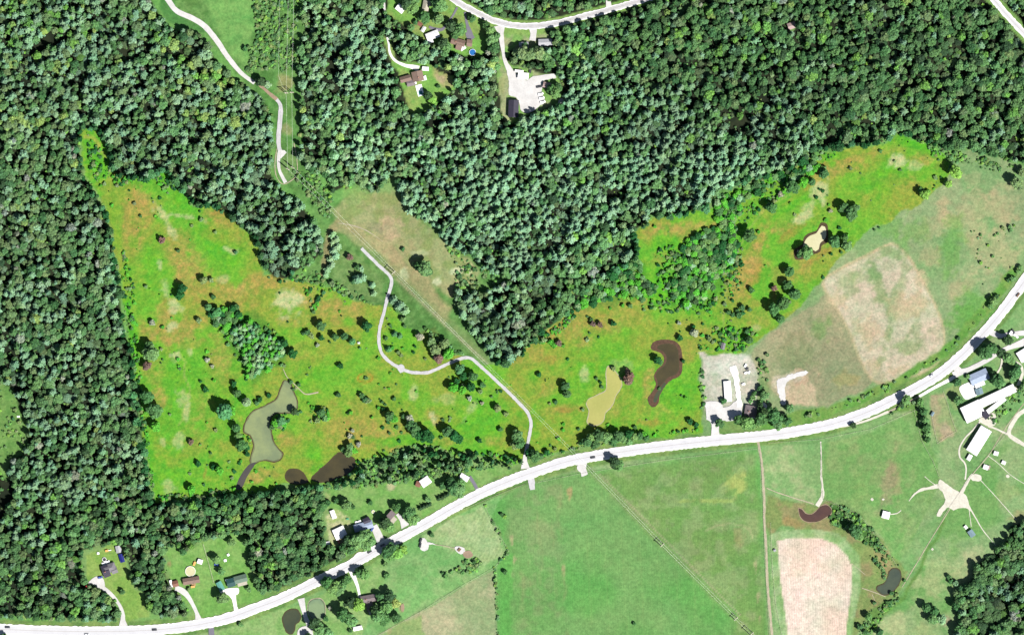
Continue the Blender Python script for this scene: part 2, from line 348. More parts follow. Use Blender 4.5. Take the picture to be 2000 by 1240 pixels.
def sm(v, a, b): t = np.clip((v - a) / (b - a), 0, 1); return t * t * (3 - 2 * t)
def put(mask, rgb, rgb2=None, nz=None):
    """blend colours (as seen, 0-255) into the sheet; rgb2 where the noise nz is high"""
    c = np.broadcast_to(alb(rgb), col.shape)
    if rgb2 is not None:
        k = sm(n_a if nz is None else nz, 0.4, 0.62)[:, None]; c = c * (1 - k) + alb(rgb2) * k
    col[:] = col * (1 - mask[:, None]) + c * mask[:, None]
def inside(poly, soft=4.0, warp=True):
    P = np.asarray(poly, float); m = np.zeros(gx.size); b = 30 + soft
    sel = (gx > P[:, 0].min() - b) & (gx < P[:, 0].max() + b) & (gy > P[:, 1].min() - b) & (gy < P[:, 1].max() + b)
    X_, Y_ = (wx, wy) if warp else (gx, gy)
    m[sel] = sm(sdist(X_[sel], Y_[sel], poly), -soft / 2, soft / 2); return m
def blob(x, y, rx, ry, k=1.0, rot=0.0):
    """uneven patch"""
    c, s = math.cos(math.radians(rot)), math.sin(math.radians(rot))
    u = ((gx - x) * c + (gy - y) * s) / rx; v = (-(gx - x) * s + (gy - y) * c) / ry
    d = np.sqrt(u * u + v * v)
    return np.clip(k * sm(1.25 - d + (n_b - 0.5) * 2.0 + (n_d - 0.5) * 1.1, 0.0, 0.7), 0, 1)
def along(line, half, soft=2.0, warp=False):
    m = np.zeros(gx.size); P = np.asarray(line, float); b = half + soft + 12
    sel = (gx > P[:, 0].min() - b) & (gx < P[:, 0].max() + b) & (gy > P[:, 1].min() - b) & (gy < P[:, 1].max() + b)
    X_, Y_ = (wx, wy) if warp else (gx, gy)
    m[sel] = 1 - sm(ldist(X_[sel], Y_[sel], line), half - soft / 2, half + soft / 2); return m
one = np.ones(gx.size)
put(one, (118,178,92), (140,180,108), n_c)
# open country south of the highway
SOUTH = HWY + [(2300,1500),(2300,1700),(-300,1700),(-300,1300)]
put(inside(SOUTH, 3, False), (134,182,112), (158,188,130))
# verge beside the roads
put(along(HWY, 19, 5), (140,176,98), (112,160,84), n_b)
# big bottom field
BIG = [(962,985),(1000,960),(1100,925),(1130,922),(1300,900),(1478,880),(1484,905),(1488,1000),(1494,1150),(1502,1300),(960,1300),(972,1100),(990,1075),(960,1010)]
put(inside(BIG, 3, False), (112,180,92), (128,181,104), n_c)
rows[:, 0] += inside(BIG, 3, False) * 0.03; rows[:, 2] *= 1 - .5 * inside(BIG, 3, False)
put(inside([(1150,928),(1300,905),(1476,885),(1486,1000),(1498,1300),(1420,1300),(1440,1200),(1290,1060)], 20), (126,172,92), (146,178,112), n_b)
put(inside([(985,960),(1090,930),(1105,1000),(1100,1300),(1010,1300),(990,1100)], 26) * 0.6, (128,176,102), (150,170,116), n_b)
put(blob(1112, 968, 5, 14), (184,178,120)); put(blob(1101, 1112, 5, 12), (186,176,128)); put(blob(1440, 945, 22, 22, .9), (182,200,112)); put(blob(1390,978,45,4,.7), (180,200,110))
put(along([(1380,1035),(1400,1026),(1425,1022),(1450,1026),(1465,1035),(1470,1050)], 2.0, 3), (170,186,128)); put(blob(1440,1050,10,16,.5),(170,160,112))
for a_, b_ in ((1000,1060),(1004,1090),(1475,1110),(1485,1205),(1480,1165)): put(blob(a_, b_, 4, 13, .8), (190,184,138))
put(along([(1160,925),(1293,1063),(1437,1207),(1500,1270)], 6, 8) * .5, (150,176,112))
put(along([(1170,925),(1303,1058),(1447,1202)], 1.2, 3) * .7, (190,184,150))
for x_, w_ in ((1018,3),(1034,2),(1056,2.5),(1084,2),(1100,3)):
    put(along([(x_ - 8, 950), (x_, 1080), (x_ + 6, 1260)], w_, 7, True) * sm(fbm(gx, gy, 60, 3, int(x_)), .42, .6) * .6, (152,172,112))
for k_ in range(9):
    put(along([(1140 + k_ * 34, 940 - k_ * 3), (1160 + k_ * 34, 1300)], 1.6, 4) * .22, (146,182,108))
# fields either side of the hedge, bottom centre-left
put(inside([(750,1090),(800,1050),(980,965),(960,1010),(990,1080),(965,1110),(830,1180),(720,1260),(640,1300),(600,1230),(640,1160)], 4, False), (132,190,112), (150,196,124), n_b)
SWI = [(825,1052),(860,1022),(945,990),(958,1010),(990,1078),(985,1092),(950,1100),(920,1085),(880,1075)]
put(inside(SWI, 5), (166,198,134), (178,204,146), n_b); rows[:, 1] += inside(SWI, 5) * 0.05
put(inside([(963,1113),(968,1160),(972,1300),(650,1300),(735,1240),(850,1180),(920,1135)], 3, False), (164,182,132), (188,192,150), n_a)
put(inside([(735,1245),(820,1195),(830,1300),(660,1300)], 6), (176,198,138), (160,190,120))
put(inside([(975,1113),(990,1085),(1005,1085),(990,1300),(976,1300)], 5), (110,184,90))
for off in (-15.5, 15.5):
    q = []
    for i in range(1, len(HWY) - 1):
        d = Vector((HWY[i+1][0] - HWY[i-1][0], HWY[i+1][1] - HWY[i-1][1])).normalized(); q.append((HWY[i][0] - d.y * off, HWY[i][1] + d.x * off))
    put(along(q, 1.3, 3) * sm(n_b, .38, .5) * .6, (104,132,76))
# paddocks right of the farm track
put(inside([(1490,870),(1602,866),(1604,930),(1606,965),(1590,985),(1530,975),(1497,955)], 3, False), (146,188,120), (176,198,140), n_b)
put(inside([(1608,866),(1700,845),(1790,800),(1830,900),(1836,940),(1770,1080),(1745,1105),(1725,1050),(1660,990),(1608,975)], 3, False), (128,180,102), (144,182,112), n_b)
put(blob(1750,930,16,45,.85), (164,172,120)); put(blob(1800,985,30,30,.5), (140,184,112)); put(blob(1680,960,20,30,.4),(150,190,110)); put(blob(1735,950,14,45,.7,20),(166,164,124))
put(along([(1750,1020),(1800,985),(1760,1100)], 6, 10, True) * .5, (150,182,120))
put(inside([(1845,1010),(1900,930),(1975,850),(2300,700),(2300,1020),(1990,1012),(1960,1030),(1900,1095),(1855,1150),(1860,1300),(1660,1300),(1690,1230),(1770,1150)], 4, False), (126,180,102), (152,186,126), n_a)
put(blob(1900,1080,22,14,.7), (190,200,150)); put(blob(1830,1130,40,50,.7,30), (184,200,142)); put(blob(1740,1220,40,22,.8), (186,204,146)); put(blob(1960,960,25,20,.5), (165,185,120)); put(blob(1985,1010,14,14,.8), (170,170,120))
put(blob(1800,1240,30,20,.6), (176,192,130)); put(blob(1845,1210,14,10,.7),(190,176,150))
put(inside([(1815,775),(1842,765),(1868,842),(1832,865),(1818,812)], 5), (164,184,126), (188,178,140), n_b); put(blob(1853,840,14,12,.8), (196,180,150))
put(inside([(1842,762),(1880,745),(1880,795),(1862,800)], 5), (150,178,112))
put(inside([(1735,803),(1795,778),(1808,840),(1800,870),(1785,800),(1745,806)], 5), (112,160,80))
# damp rough ground round the crescent pond and the hollow below it
put(inside([(1497,958),(1530,978),(1600,985),(1625,980),(1725,1055),(1745,1085),(1770,1120),(1740,1170),(1700,1195),(1665,1250),(1660,1200),(1680,1150),(1678,1085),(1650,1052),(1600,1033),(1530,1030),(1500,1045)], 5), (142,168,98), (160,158,108), n_b)
put(inside(SCRUB_SE, 8), (80,130,62), (104,150,74), n_b)
put(blob(1720,1080,15,25,.6,-30), (186,166,120)); put(blob(1548,1020,20,8,.7), (184,160,106))
put(inside([(1762,1160),(1845,1010),(1850,1014),(1770,1160),(1700,1240),(1680,1250),(1700,1190)], 6), (112,158,78))
# ploughed crop field with a grass border
put(inside([(1500,1046),(1530,1033),(1600,1034),(1652,1054),(1679,1085),(1681,1150),(1666,1220),(1660,1300),(1520,1300)], 3, False), (150,192,122), (176,206,148), n_b)
CROP = [(1518,1056),(1545,1050),(1600,1050),(1632,1062),(1655,1085),(1664,1105),(1662,1160),(1656,1200),(1646,1300),(1547,1300),(1536,1215),(1524,1130)]
mC = inside(CROP, 2.5, False); put(mC, (255,236,218), (250,228,206), n_a); rows[:, 0] += mC * 0.06; rows[:, 2] *= (1 - 0.7 * mC)
# highway north side, east half: hay fields
EAST = [(1372,850),(1368,692),(1440,690),(1500,648),(1560,600),(1640,505),(1690,455),(1740,430),(1800,395),(1857,340),(1870,292),(1940,308),(1990,322),(2300,345),(2300,400),(2060,440),(1975,560),(1920,630),(1850,690),(1750,755),(1620,800),(1500,828),(1400,842)]
put(inside(EAST, 6), (140,180,118), (158,182,130), n_a)
for a in ((1910,420,60,40,.6,-20),(1830,440,40,25,.55,-20),(1900,350,30,14,.4,10),(1940,500,50,45,.55,-40),(1820,500,20,25,.6,0),(1960,400,30,40,.45,0),(1880,560,40,18,.6,-30),(1840,420,14,26,.6,-20)): put(blob(*a), (194,188,142))
for a in ((1860,480,20,60,.6,10),(1790,450,30,25,.5,0),(1760,480,20,16,.5,0),(1900,600,40,30,.7,-30),(1880,620,30,28,.7,-20),(1740,445,24,16,.5,-30)): put(blob(*a), (116,180,84))
put(inside([(1465,690),(1500,655),(1600,590),(1612,572),(1642,612),(1664,662),(1682,712),(1705,745),(1690,760),(1600,795),(1540,790),(1480,730)], 4), (164,170,130), (178,180,138), n_a)
put(blob(1600,640,22,26,.6), (120,170,90)); put(blob(1650,745,28,16,.7), (182,176,118)); put(blob(1560,690,50,30,.5,-30), (140,156,106))
HAY = catmull([(1608,548),(1640,526),(1690,500),(1730,480),(1748,478),(1775,503),(1800,545),(1826,595),(1842,640),(1843,680),(1832,705),(1800,728),(1745,745),(1712,746),(1692,726),(1675,690),(1662,655),(1638,608),(1616,575)], 8, True)
put(inside(HAY, 4, False), (218,211,182), (198,200,164), n_b)
put(along(HAY + [HAY[0]], 2.5, 4), (206,196,154))
for a in ((1715,560,14,50,.75,-15),(1740,620,10,60,.6,10),(1690,540,22,16,.5,0),(1745,490,24,14,.7,0),(1765,540,14,24,.5,0),(1770,680,20,14,.6,0),(1720,700,12,12,.6,0),(1660,560,20,20,.4,0),(1790,640,14,30,.4,0)): put(blob(*a), (142,176,112))
for a in ((1790,590,26,30,.5,-20),(1800,550,16,20,.5,-30),(1700,640,30,26,.6,0),(1770,600,30,26,.6,0),(1700,710,16,24,.5,0),(1760,720,30,10,.6,-20),(1640,590,14,26,.5,-30)): put(blob(*a), (216,198,160))
put(inside([(1515,735),(1560,725),(1580,730),(1595,790),(1540,795),(1522,770)], 5), (212,198,162)); put(blob(1560,742,24,14,.9), (212,184,154)); put(blob(1525,750,16,20,.8), (222,212,186)); put(blob(1545,738,24,9,.8), (222,212,186))
put(inside([(1425,838),(1560,832),(1640,805),(1760,752),(1850,695),(1930,615),(1990,530),(1975,520),(1900,615),(1830,690),(1740,745),(1640,785),(1520,815),(1430,825)], 6), (112,172,76), (134,176,88), n_b)
# yard north of the highway
put(inside([(1366,690),(1462,690),(1478,715),(1482,765),(1475,800),(1378,800),(1370,740)], 7), (200,206,182), (222,220,204), n_b)
put(blob(1425,720,26,26,.95), (238,234,222)); put(blob(1385,745,14,40,.55), (224,222,206)); put(blob(1455,745,16,22,.8), (214,210,190)); put(inside([(1395,800),(1480,800),(1490,840),(1405,846)], 4), (132,172,96))
put(blob(1492,760,12,30,.6), (110,150,80))
# grass strip along the power line, top left
CORR = [(310,-300),(700,-300),(590,0),(592,110),(600,330),(650,400),(700,370),(770,380),(850,450),(950,530),(990,560),(895,580),(960,715),(905,698),(868,705),(845,655),(790,640),(768,605),(745,605),(650,568),(590,548),(612,522),(634,455),(600,405),(540,340),(536,230),(470,155),(400,62),(325,45)]
put(inside(CORR, 6), (116,168,90), (92,144,70), n_d)
put(inside([(395,-300),(500,-300),(495,60),(478,130),(455,110),(410,50)], 14), (112,172,90), (132,186,100), n_b)
put(inside([(310,-300),(330,-300),(345,25),(400,55),(420,80),(400,66),(330,46),(312,20)], 5), (88,150,76))
put(blob(556,160,16,20,.9), (160,168,110)); put(blob(562,255,10,12,.8), (172,172,120)); put(blob(573,105,5,14,.7),(190,184,140))
put(inside([(555,300),(580,300),(580,350),(560,355),(548,330)], 8), (130,170,100))
put(inside([(650,410),(690,372),(770,378),(850,455),(940,530),(930,555),(880,580),(860,560),(820,545),(770,540),(730,490),(660,440)], 10), (174,180,126), (154,172,106), n_b)
put(inside([(660,425),(700,450),(770,470),(760,500),(720,490),(650,450)], 8) * .8, (178,176,126))
put(blob(762,452,22,26,.9), (196,184,142)); put(blob(800,480,20,16,.6), (184,180,130)); put(blob(735,445,26,10,.5,30),(150,150,120)); put(blob(690,385,22,14,.6),(140,186,100))
put(inside([(770,480),(800,520),(840,540),(860,580),(880,600),(870,640),(840,600),(780,545),(745,500)], 10) * .8, (186,174,128))
put(inside([(640,440),(660,420),(650,500),(635,545),(625,540),(636,480)], 6) * .8, (170,164,118))
put(inside([(650,480),(700,500),(755,545),(745,600),(650,565),(645,540)], 8), (130,168,98), (110,152,82), n_d)
put(along([(700,470),(770,533),(905,660),(960,715)], 10, 14) * .6, (152,172,112)); put(along([(775,545),(905,668),(955,712)], 1.5, 3) * .8, (190,184,150))
for a in ((895,530,26,6,1,-15),(915,525,8,12,.9,0),(855,552,9,5,1,0),(790,535,8,10,.7,0),(820,495,16,6,.5,0)): put(blob(*a), (214,222,176))
put(inside([(815,650),(850,640),(868,700),(850,715),(830,700)], 6), (110,140,70)); put(blob(855,708,9,6,.9), (120,92,60))
# uneven growth over all the open ground: lusher and drier reaches
gv = fbm(gx, gy, 85, 5, 120); gh = fbm(gx, gy, 38, 4, 124)
col *= (0.84 + 0.32 * gv)[:, None]; col *= 1 + (gh - .5)[:, None] * np.array([.42, .04, .22])
# ------------------------------------------------ the vivid wet meadow
mV = inside(VIV, 3); rows[:, 2] = np.maximum(rows[:, 2], mV)
g1 = alb((122,194,58)); g2 = alb((140,188,64)); g3 = alb((104,192,54))
kk = sm(n_b * .5 + n_a * .5, 0.36, 0.56)[:, None]; k3 = sm(n_d * .4 + n_c * .6, 0.5, 0.62)[:, None] * .7
viv = (g1 * (1 - kk) + g2 * kk) * (1 - k3) + g3 * k3
col[:] = col * (1 - mV[:, None]) + viv * mV[:, None]
def pv(m, rgb, rgb2=None, nz=None): put(m * mV, rgb, rgb2, nz)
for a in ((262,430,34,60,.75,0),(268,385,30,22,.7,0),(420,428,42,22,.95,30),(470,470,24,16,.5,40),(372,545,34,70,.85,-25),(350,480,40,34,.7,0),(332,645,58,34,.85,0),(400,600,24,50,.7,0),(430,700,24,50,.7,-10),(455,575,50,26,.85,0),(500,560,50,18,.8,0),(610,565,36,16,.6,0),(660,610,62,22,.8,0),(580,620,40,18,.6,0),(312,780,14,24,.95,-10),(300,720,20,30,.5,0),(400,800,40,60,.45,0),(650,840,40,40,.6,0),(756,850,46,34,.8,10),(700,820,30,25,.5,0),(560,858,22,20,.9,0),(505,930,40,14,.85,-20),(560,690,40,20,.45,0),(845,815,14,22,.9,0),(870,860,50,10,.5,0),(960,860,30,12,.6,0),(700,790,18,30,.4,20),(1040,690,44,24,.8,-20),(1120,620,50,30,.75,-25),(1140,670,20,18,.8,0),(1210,620,60,24,.5,-10),(1290,455,50,20,.9,-25),(1355,440,46,24,.8,-10),(1290,510,26,20,.8,0),(1240,590,60,12,.6,0),(1470,500,30,70,.8,25),(1430,570,24,44,.8,30),(1540,430,60,16,.75,-35),(1640,330,80,16,.85,-10),(1700,350,60,12,.4,0),(1800,310,40,14,.7,10),(1770,355,30,18,.6,0),(1590,365,20,30,.6,0),(1560,520,60,24,.6,-40),(1480,620,40,30,.5,-40),(1268,742,10,60,.75,10),(1200,790,20,30,.5,0),(1110,795,36,10,.6,0),(1290,800,30,18,.4,0),(1330,690,24,40,.5,0),(1380,650,40,24,.5,0),(1068,760,18,24,.5,0),(1150,880,40,8,.5,-10),(1180,640,30,12,.5,0),(560,560,40,10,.6,0)):
    pv(blob(*a), (190,174,96), (160,168,78), n_d)
for a in ((1600,320,40,6,.7,-8),(1560,380,50,5,.6,-35),(1080,700,26,10,.7,-20),(1110,800,22,5,.8,0),(1060,735,14,26,.5,0),(1150,625,40,5,.5,-20),(1470,545,12,40,.5,25),(1540,460,40,8,.6,-35),(1600,500,40,5,.7,-35),(1100,885,36,4,.8,-18),(400,925,3,16,.8,10),(640,930,14,4,.5,0),(900,690,20,10,.6,0),(700,640,40,8,.4,0),(425,415,16,8,.5,0),(1290,825,30,6,.6,0)):
    pv(blob(*a) * .75, (182,138,76))
for a in ((255,470,20,50,.6,0),(285,400,24,50,.6,-20),(385,520,30,50,.7,-30),(345,655,50,26,.7,0),(320,610,26,30,.6,0),(520,545,40,14,.7,0),(600,590,50,12,.7,0),(680,600,40,12,.6,0),(700,850,50,24,.5,0),(1100,650,60,14,.6,-20),(1150,610,50,10,.7,-20),(1300,448,50,10,.7,-20),(1460,520,14,60,.7,25),(1490,470,14,40,.6,30),(1680,305,60,10,.7,-10),(1590,335,40,8,.7,-10),(1560,530,40,12,.5,-45)):
    pv(blob(*a) * .85, (196,166,98), (182,174,92), n_d)
for a in ((225,430,12,70,1,-8),(245,560,12,70,1,5),(262,680,10,60,1,0),(290,900,14,60,.8,0),(330,355,40,14,.9,20),(370,400,40,14,.8,30),(1500,350,70,12,1,-15),(1620,306,50,8,.9,-8),(1790,278,40,12,1,10),(1400,605,40,30,.8,0),(1380,420,60,14,.7,-10),(780,860,60,10,.8,0),(960,880,60,10,.8,0),(1250,850,80,8,.7,0),(430,480,60,40,.8,30),(300,500,20,60,.6,0),(360,740,40,70,.5,0),(600,730,60,26,.7,0),(780,780,60,40,.5,0),(940,820,60,50,.6,0),(620,890,50,26,.7,0),(350,920,50,40,.6,0),(1160,720,70,50,.6,0),(1330,770,50,40,.8,0),(1300,545,50,50,.9,0),(1230,570,40,20,.8,0),(1290,475,34,18,.9,0),(1720,345,60,36,.8,-15),(1560,400,70,20,.6,-35),(1820,290,30,18,.6,20),(1450,470,18,60,.7,30),(1050,730,30,24,.7,0),(440,780,40,60,.4,0),(1500,350,80,18,.7,-20),(250,560,14,80,.8,5),(190,310,22,50,.9,-10),(1420,660,40,22,.6,0),(800,660,50,40,.5,0)):
    pv(blob(*a) * .95, (104,202,40), (88,188,48), n_d)
pv(sm(n_a * .9 + n_b * .1 + n_d * .0, .47, .62) * .42, (160,176,62), (172,168,78), n_a)
pv(sm(fbm(gx, gy, 14, 3, 88), .56, .68) * .35, (96,168,44))
# pale seed heads
for a in ((562,590,24,28,.95,0),(322,425,10,22,.8,-40),(345,420,20,4,.7,10),(370,424,14,4,.6,15),(395,430,10,5,.6,30),(338,455,6,14,.6,-30),(312,520,6,12,.7,0),(322,560,8,20,.6,-15),(345,600,12,18,.75,-20),(335,636,14,10,.8,0),(345,696,9,10,.8,0),(372,690,7,7,.6,0),(356,780,14,14,.5,0),(365,800,5,18,.6,10),(318,862,7,8,.5,0),(347,860,10,12,.5,0),(450,488,16,7,.8,20),(440,545,16,6,.4,0),(1603,375,18,22,.8,25),(1568,425,16,9,.8,-30),(1582,400,20,8,.5,-40),(1752,318,18,14,.9,0),(1790,322,14,10,.5,0),(1142,732,9,12,.6,0),(1210,715,28,12,.25,0),(806,770,12,16,.6,0),(845,818,7,16,.8,0),(870,780,40,12,.3,0),(920,800,12,16,.5,30),(330,950,12,12,.5,0),(1480,640,10,5,.4,0),(905,690,10,5,.5,0)):
    pv(blob(*a), (206,216,158))
for a, b_, c_ in (([(300,390),(330,440),(345,470)], 2.2, .5), ([(352,690),(368,740),(366,790),(355,830)], 1.6, .5), ([(1365,690),(1410,680),(1415,600),(1430,540)], 1.6, .4), ([(1440,480),(1500,400),(1560,370)], 1.6, .35), ([(555,745),(580,765),(600,768)], 1.2, .3)):
    pv(along(a, b_, 3, True) * c_, (190,196,120))
rg = np.sqrt(((gx - 713) / 14) ** 2 + ((gy - 738) / 9) ** 2); pv(np.clip(1 - np.abs(rg - 1) * 4, 0, 1) * .8, (190,140,50))
pv(inside([(1100,612),(1160,570),(1240,500),(1262,520),(1240,590),(1180,600)], 10) * .5, (70,150,50))
pv(inside([(1310,500),(1385,455),(1440,450),(1440,520),(1390,600),(1310,600)], 14) * .6, (78,160,50), (110,170,60), n_b)
pv(inside([(405,600),(500,610),(560,665),(560,700),(500,750),(430,640)], 10) * .6, (64,140,50))
pv(along([(168,265),(185,270),(205,310)], 4, 5, True) * .7, (190,190,90))
# lawns
for P_, c1_, c2_ in (
 (CLEAR[1], (132,190,88), (150,180,96)), (CLEAR[2], (136,194,92), (160,186,104)), (CLEAR[3], (140,190,100), (180,190,140)),
 ([(165,1080),(200,1070),(232,1060),(243,1080),(248,1112),(262,1150),(282,1166),(292,1204),(245,1212),(230,1170),(172,1135)], (142,186,88), (158,192,100)),
 ([(325,1080),(335,1066),(370,1078),(400,1053),(438,1046),(466,1044),(482,1066),(492,1110),(504,1148),(520,1166),(400,1206),(385,1205),(342,1150),(325,1105)], (128,186,92), (146,194,106)),
 ([(633,965),(650,950),(700,948),(760,944),(820,928),(895,924),(960,912),(1010,915),(940,945),(800,1025),(720,1068),(645,1062),(634,1010),(640,990)], (128,184,94), (146,190,108)),
 ([(430,1232),(560,1182),(600,1180),(690,1130),(740,1090),(760,1100),(700,1260),(430,1300)], (140,190,108), (160,198,124)),
 (L0, (128,172,92), (110,160,80))):
    put(inside(P_, 4), c1_, c2_, n_b)
put(blob(868,160,20,16,.85), (184,182,124)); put(blob(862,158,10,8,.8), (206,184,150)); put(blob(830,205,22,14,.5), (150,196,96)); put(blob(980,165,8,16,.8), (170,180,120))
put(inside([(636,1000),(655,990),(680,1010),(690,1040),(680,1064),(650,1066),(636,1040)], 6), (206,212,160), (170,196,120), n_d)
put(blob(762,950,12,8,.8), (210,206,164)); put(blob(640,970,10,14,.7), (180,190,130)); put(blob(345,1165,7,7,.8), (176,140,96)); put(blob(331,1100,4,7,.7), (176,150,110))
put(blob(775,105,14,20,.3), (150,190,100)); put(blob(798,48,16,12,.5), (170,176,110)); put(blob(740,1108,8,10,.0), (0,0,0))
for a in ((760,1232),(785,1188)): put(blob(a[0], a[1], 5, 7, .6), (190,176,130))
# dark floor colour under the woods
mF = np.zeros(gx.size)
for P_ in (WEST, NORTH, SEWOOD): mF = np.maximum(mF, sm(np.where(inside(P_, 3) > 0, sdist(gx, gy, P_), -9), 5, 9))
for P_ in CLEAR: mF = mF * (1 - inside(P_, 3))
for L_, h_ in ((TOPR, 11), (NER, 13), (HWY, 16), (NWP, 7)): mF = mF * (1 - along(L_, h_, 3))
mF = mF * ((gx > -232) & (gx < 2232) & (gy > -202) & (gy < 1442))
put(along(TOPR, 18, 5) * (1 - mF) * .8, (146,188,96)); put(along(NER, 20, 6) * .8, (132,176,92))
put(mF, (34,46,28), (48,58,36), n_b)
far = 1 - sm(-(np.maximum(np.abs(gx - 1000) - 1300, np.abs(gy - 620) - 920)), -500, 0)
put(far, (90,120,66), (128,160,92), fbm(gx, gy, 600, 4, 31))

# build the sheet, divided along the field borders into separate pieces that meet edge to edge
cx = (GX[:-1, :-1] + GX[1:, 1:]).ravel() / 2; cy = (GY[:-1, :-1] + GY[1:, 1:]).ravel() / 2
cls = np.zeros(cx.size, int)
for k, P_ in ((1, VIV), (2, BIG), (3, HAY), (4, CROP)): cls[sdist(cx, cy, P_) > 0] = k
ii, jj = np.meshgrid(np.arange(nY - 1), np.arange(nX - 1), indexing='ij')
q0 = (ii * nX + jj).ravel()
quads = np.stack([q0 + nX, q0 + nX + 1, q0 + 1, q0], 1)
relief = (fbm(gx, gy, 40, 3, 41) - 0.5) * 0.02
for k, nm in enumerate(('ground', 'meadow', 'green_field', 'hay_field', 'ploughed_field')):
    q = quads[cls == k]; used, inv = np.unique(q, return_inverse=True); inv = inv.reshape(-1, 4)
    me = bpy.data.meshes.new(nm); nv = len(used); nf = len(q)
    me.vertices.add(nv); me.loops.add(nf * 4); me.polygons.add(nf)
    co = np.stack([X(gx[used]), Y(gy[used]), relief[used]], 1)
    me.vertices.foreach_set('co', co.astype(np.float32).ravel())
    me.loops.foreach_set('vertex_index', inv.ravel().astype(np.int32))
    me.polygons.foreach_set('loop_start', (np.arange(nf) * 4).astype(np.int32))
    me.update(calc_edges=True)
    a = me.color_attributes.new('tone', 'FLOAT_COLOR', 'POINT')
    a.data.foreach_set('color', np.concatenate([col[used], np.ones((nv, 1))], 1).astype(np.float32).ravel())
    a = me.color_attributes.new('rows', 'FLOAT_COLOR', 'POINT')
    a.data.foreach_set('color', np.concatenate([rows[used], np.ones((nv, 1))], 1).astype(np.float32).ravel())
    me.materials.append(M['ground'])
    o = bpy.data.objects.new(nm, me); COL.objects.link(o); o['kind'] = 'structure'
# ------------------------------------------------------------------ ponds
def pond(name, poly, mat, bank=None, bankmat=None, step=4):
    if bank: area(name.replace('pond', 'shore') if 'pond' in name else 'shore', bank, bankmat or M['mud'], jitter=0.35, step=3)
    if name == 'pond' and mat in (M['w_olive'], M['w_brown'], M['w_grey'], M['w_dark'], M['w_red'], M['w_pale']):
        nm = mat.name + '_margin'; em = bpy.data.materials.get(nm)
        if em is None:
            em = mat.copy(); em.name = nm; nt = em.node_tree; b = nt.nodes['Principled BSDF']; src = b.inputs['Base Color'].links[0].from_socket
            nt.links.new(mixc(nt, 0.45, src, tuple(alb((96, 92, 66)))), b.inputs['Base Color'])
        area('pond_margin', poly, em, jitter=0.2, step=step)
        return area(name, grow(poly, -1.8), mat, jitter=0.5, step=step)
    return area(name, poly, mat, jitter=0.15, step=step)
def grow(poly, d, jit=0.4):
    P = catmull(poly, 6, True); c = []; n = len(P)
    A = sum(P[i][0] * P[(i+1) % n][1] - P[(i+1) % n][0] * P[i][1] for i in range(n))
    s = 1 if A > 0 else -1
    for i in range(n):
        a = P[i-1]; b = P[(i+1) % n]; t = Vector((b[0]-a[0], b[1]-a[1])).normalized()
        k = d * (1 + jit * random.uniform(-1, 1)); c.append((P[i][0] + t.y * k * s, P[i][1] - t.x * k * s))
    return c
P1 = [(556,743),(566,747),(573,765),(580,782),(580,797),(573,806),(556,806),(537,808),(527,820),(529,838),(533,860),(545,878),(552,886),(548,896),(535,901),(520,898),(505,901),(492,908),(489,898),(493,882),(496,868),(489,850),(477,843),(480,824),(492,805),(510,796),(530,786),(541,778),(548,760)]
pond('pond', P1, M['w_olive'], grow(P1, 2.0), M['mud'])
CRK = [(492,904),(500,903),(492,916),(482,932),(474,950),(469,956),(461,954),(464,940),(474,922),(484,909)]
area('creek', CRK, M['w_creek'], jitter=.2)
P2 = [(662,884),(676,888),(692,897),(692,910),(683,922),(662,932),(640,940),(618,940),(609,934),(622,920),(642,903)]
pond('pond', P2, M['w_brown'], grow(P2, 1.6))
P2b = [(560,921),(572,916),(586,919),(596,930),(601,940),(590,944),(570,943),(558,934)]
pond('pond', P2b, M['w_brown'], grow(P2b, 1.4))
P3 = [(1187,716),(1191,716),(1198,722),(1205,730),(1213,742),(1214,752),(1209,763),(1202,773),(1198,786),(1190,798),(1182,806),(1179,820),(1170,828),(1156,830),(1147,825),(1149,815),(1151,802),(1146,790),(1148,781),(1168,771),(1183,763),(1185,745),(1184,727)]
pond('pond', P3, M['w_khaki'], grow(P3, 1.3), M['tan'])
P4o = [(1271,676),(1278,667),(1295,663),(1315,665),(1327,674),(1332,690),(1333,706),(1332,725),(1326,735),(1310,743),(1299,754),(1289,772),(1286,787),(1277,795),(1268,790),(1265,777),(1272,768),(1281,751),(1277,735),(1284,721),(1294,712),(1297,700),(1291,690),(1281,686),(1272,682)]
P4 = [(1283,680),(1290,673),(1305,671),(1318,674),(1324,684),(1326,705),(1326,722),(1318,732),(1305,737),(1295,748),(1285,756),(1284,744),(1281,733),(1287,722),(1299,712),(1302,700),(1297,688)]
pond('pond', P4, M['w_brown'], P4o, M['redmud'])
area('ditch_water', [(1298,746),(1301,749),(1293,762),(1286,775),(1281,786),(1276,785),(1279,772),(1287,760)], M['w_dark'])
P5o = [(1604,435),(1615,438),(1618,456),(1616,473),(1605,480),(1602,492),(1592,496),(1578,503),(1558,508),(1551,502),(1551,488),(1560,482),(1567,477),(1571,463),(1582,455),(1594,451),(1599,443)]
P5 = [(1605,441),(1611,443),(1614,456),(1611,467),(1602,475),(1599,487),(1593,491),(1583,485),(1569,482),(1574,468),(1583,460),(1594,456),(1600,447)]
pond('pond', P5, M['w_cream'], P5o, M['mud']); area('silt_pool', [(1558,488),(1561,489),(1562,499),(1558,498),(1556,492)], M['w_cream'])
P6 = [(1560,992),(1566,994),(1573,1002),(1585,1004),(1596,996),(1603,988),(1615,986),(1623,993),(1624,1002),(1612,1010),(1597,1018),(1575,1018),(1563,1008)]
pond('pond', P6, M['w_red'], grow(P6, 1.2), M['pinkdirt'])
P7 = [(1744,1110),(1754,1111),(1760,1122),(1757,1137),(1748,1150),(1735,1160),(1722,1160),(1712,1150),(1714,1144),(1725,1140),(1732,1130),(1737,1116)]
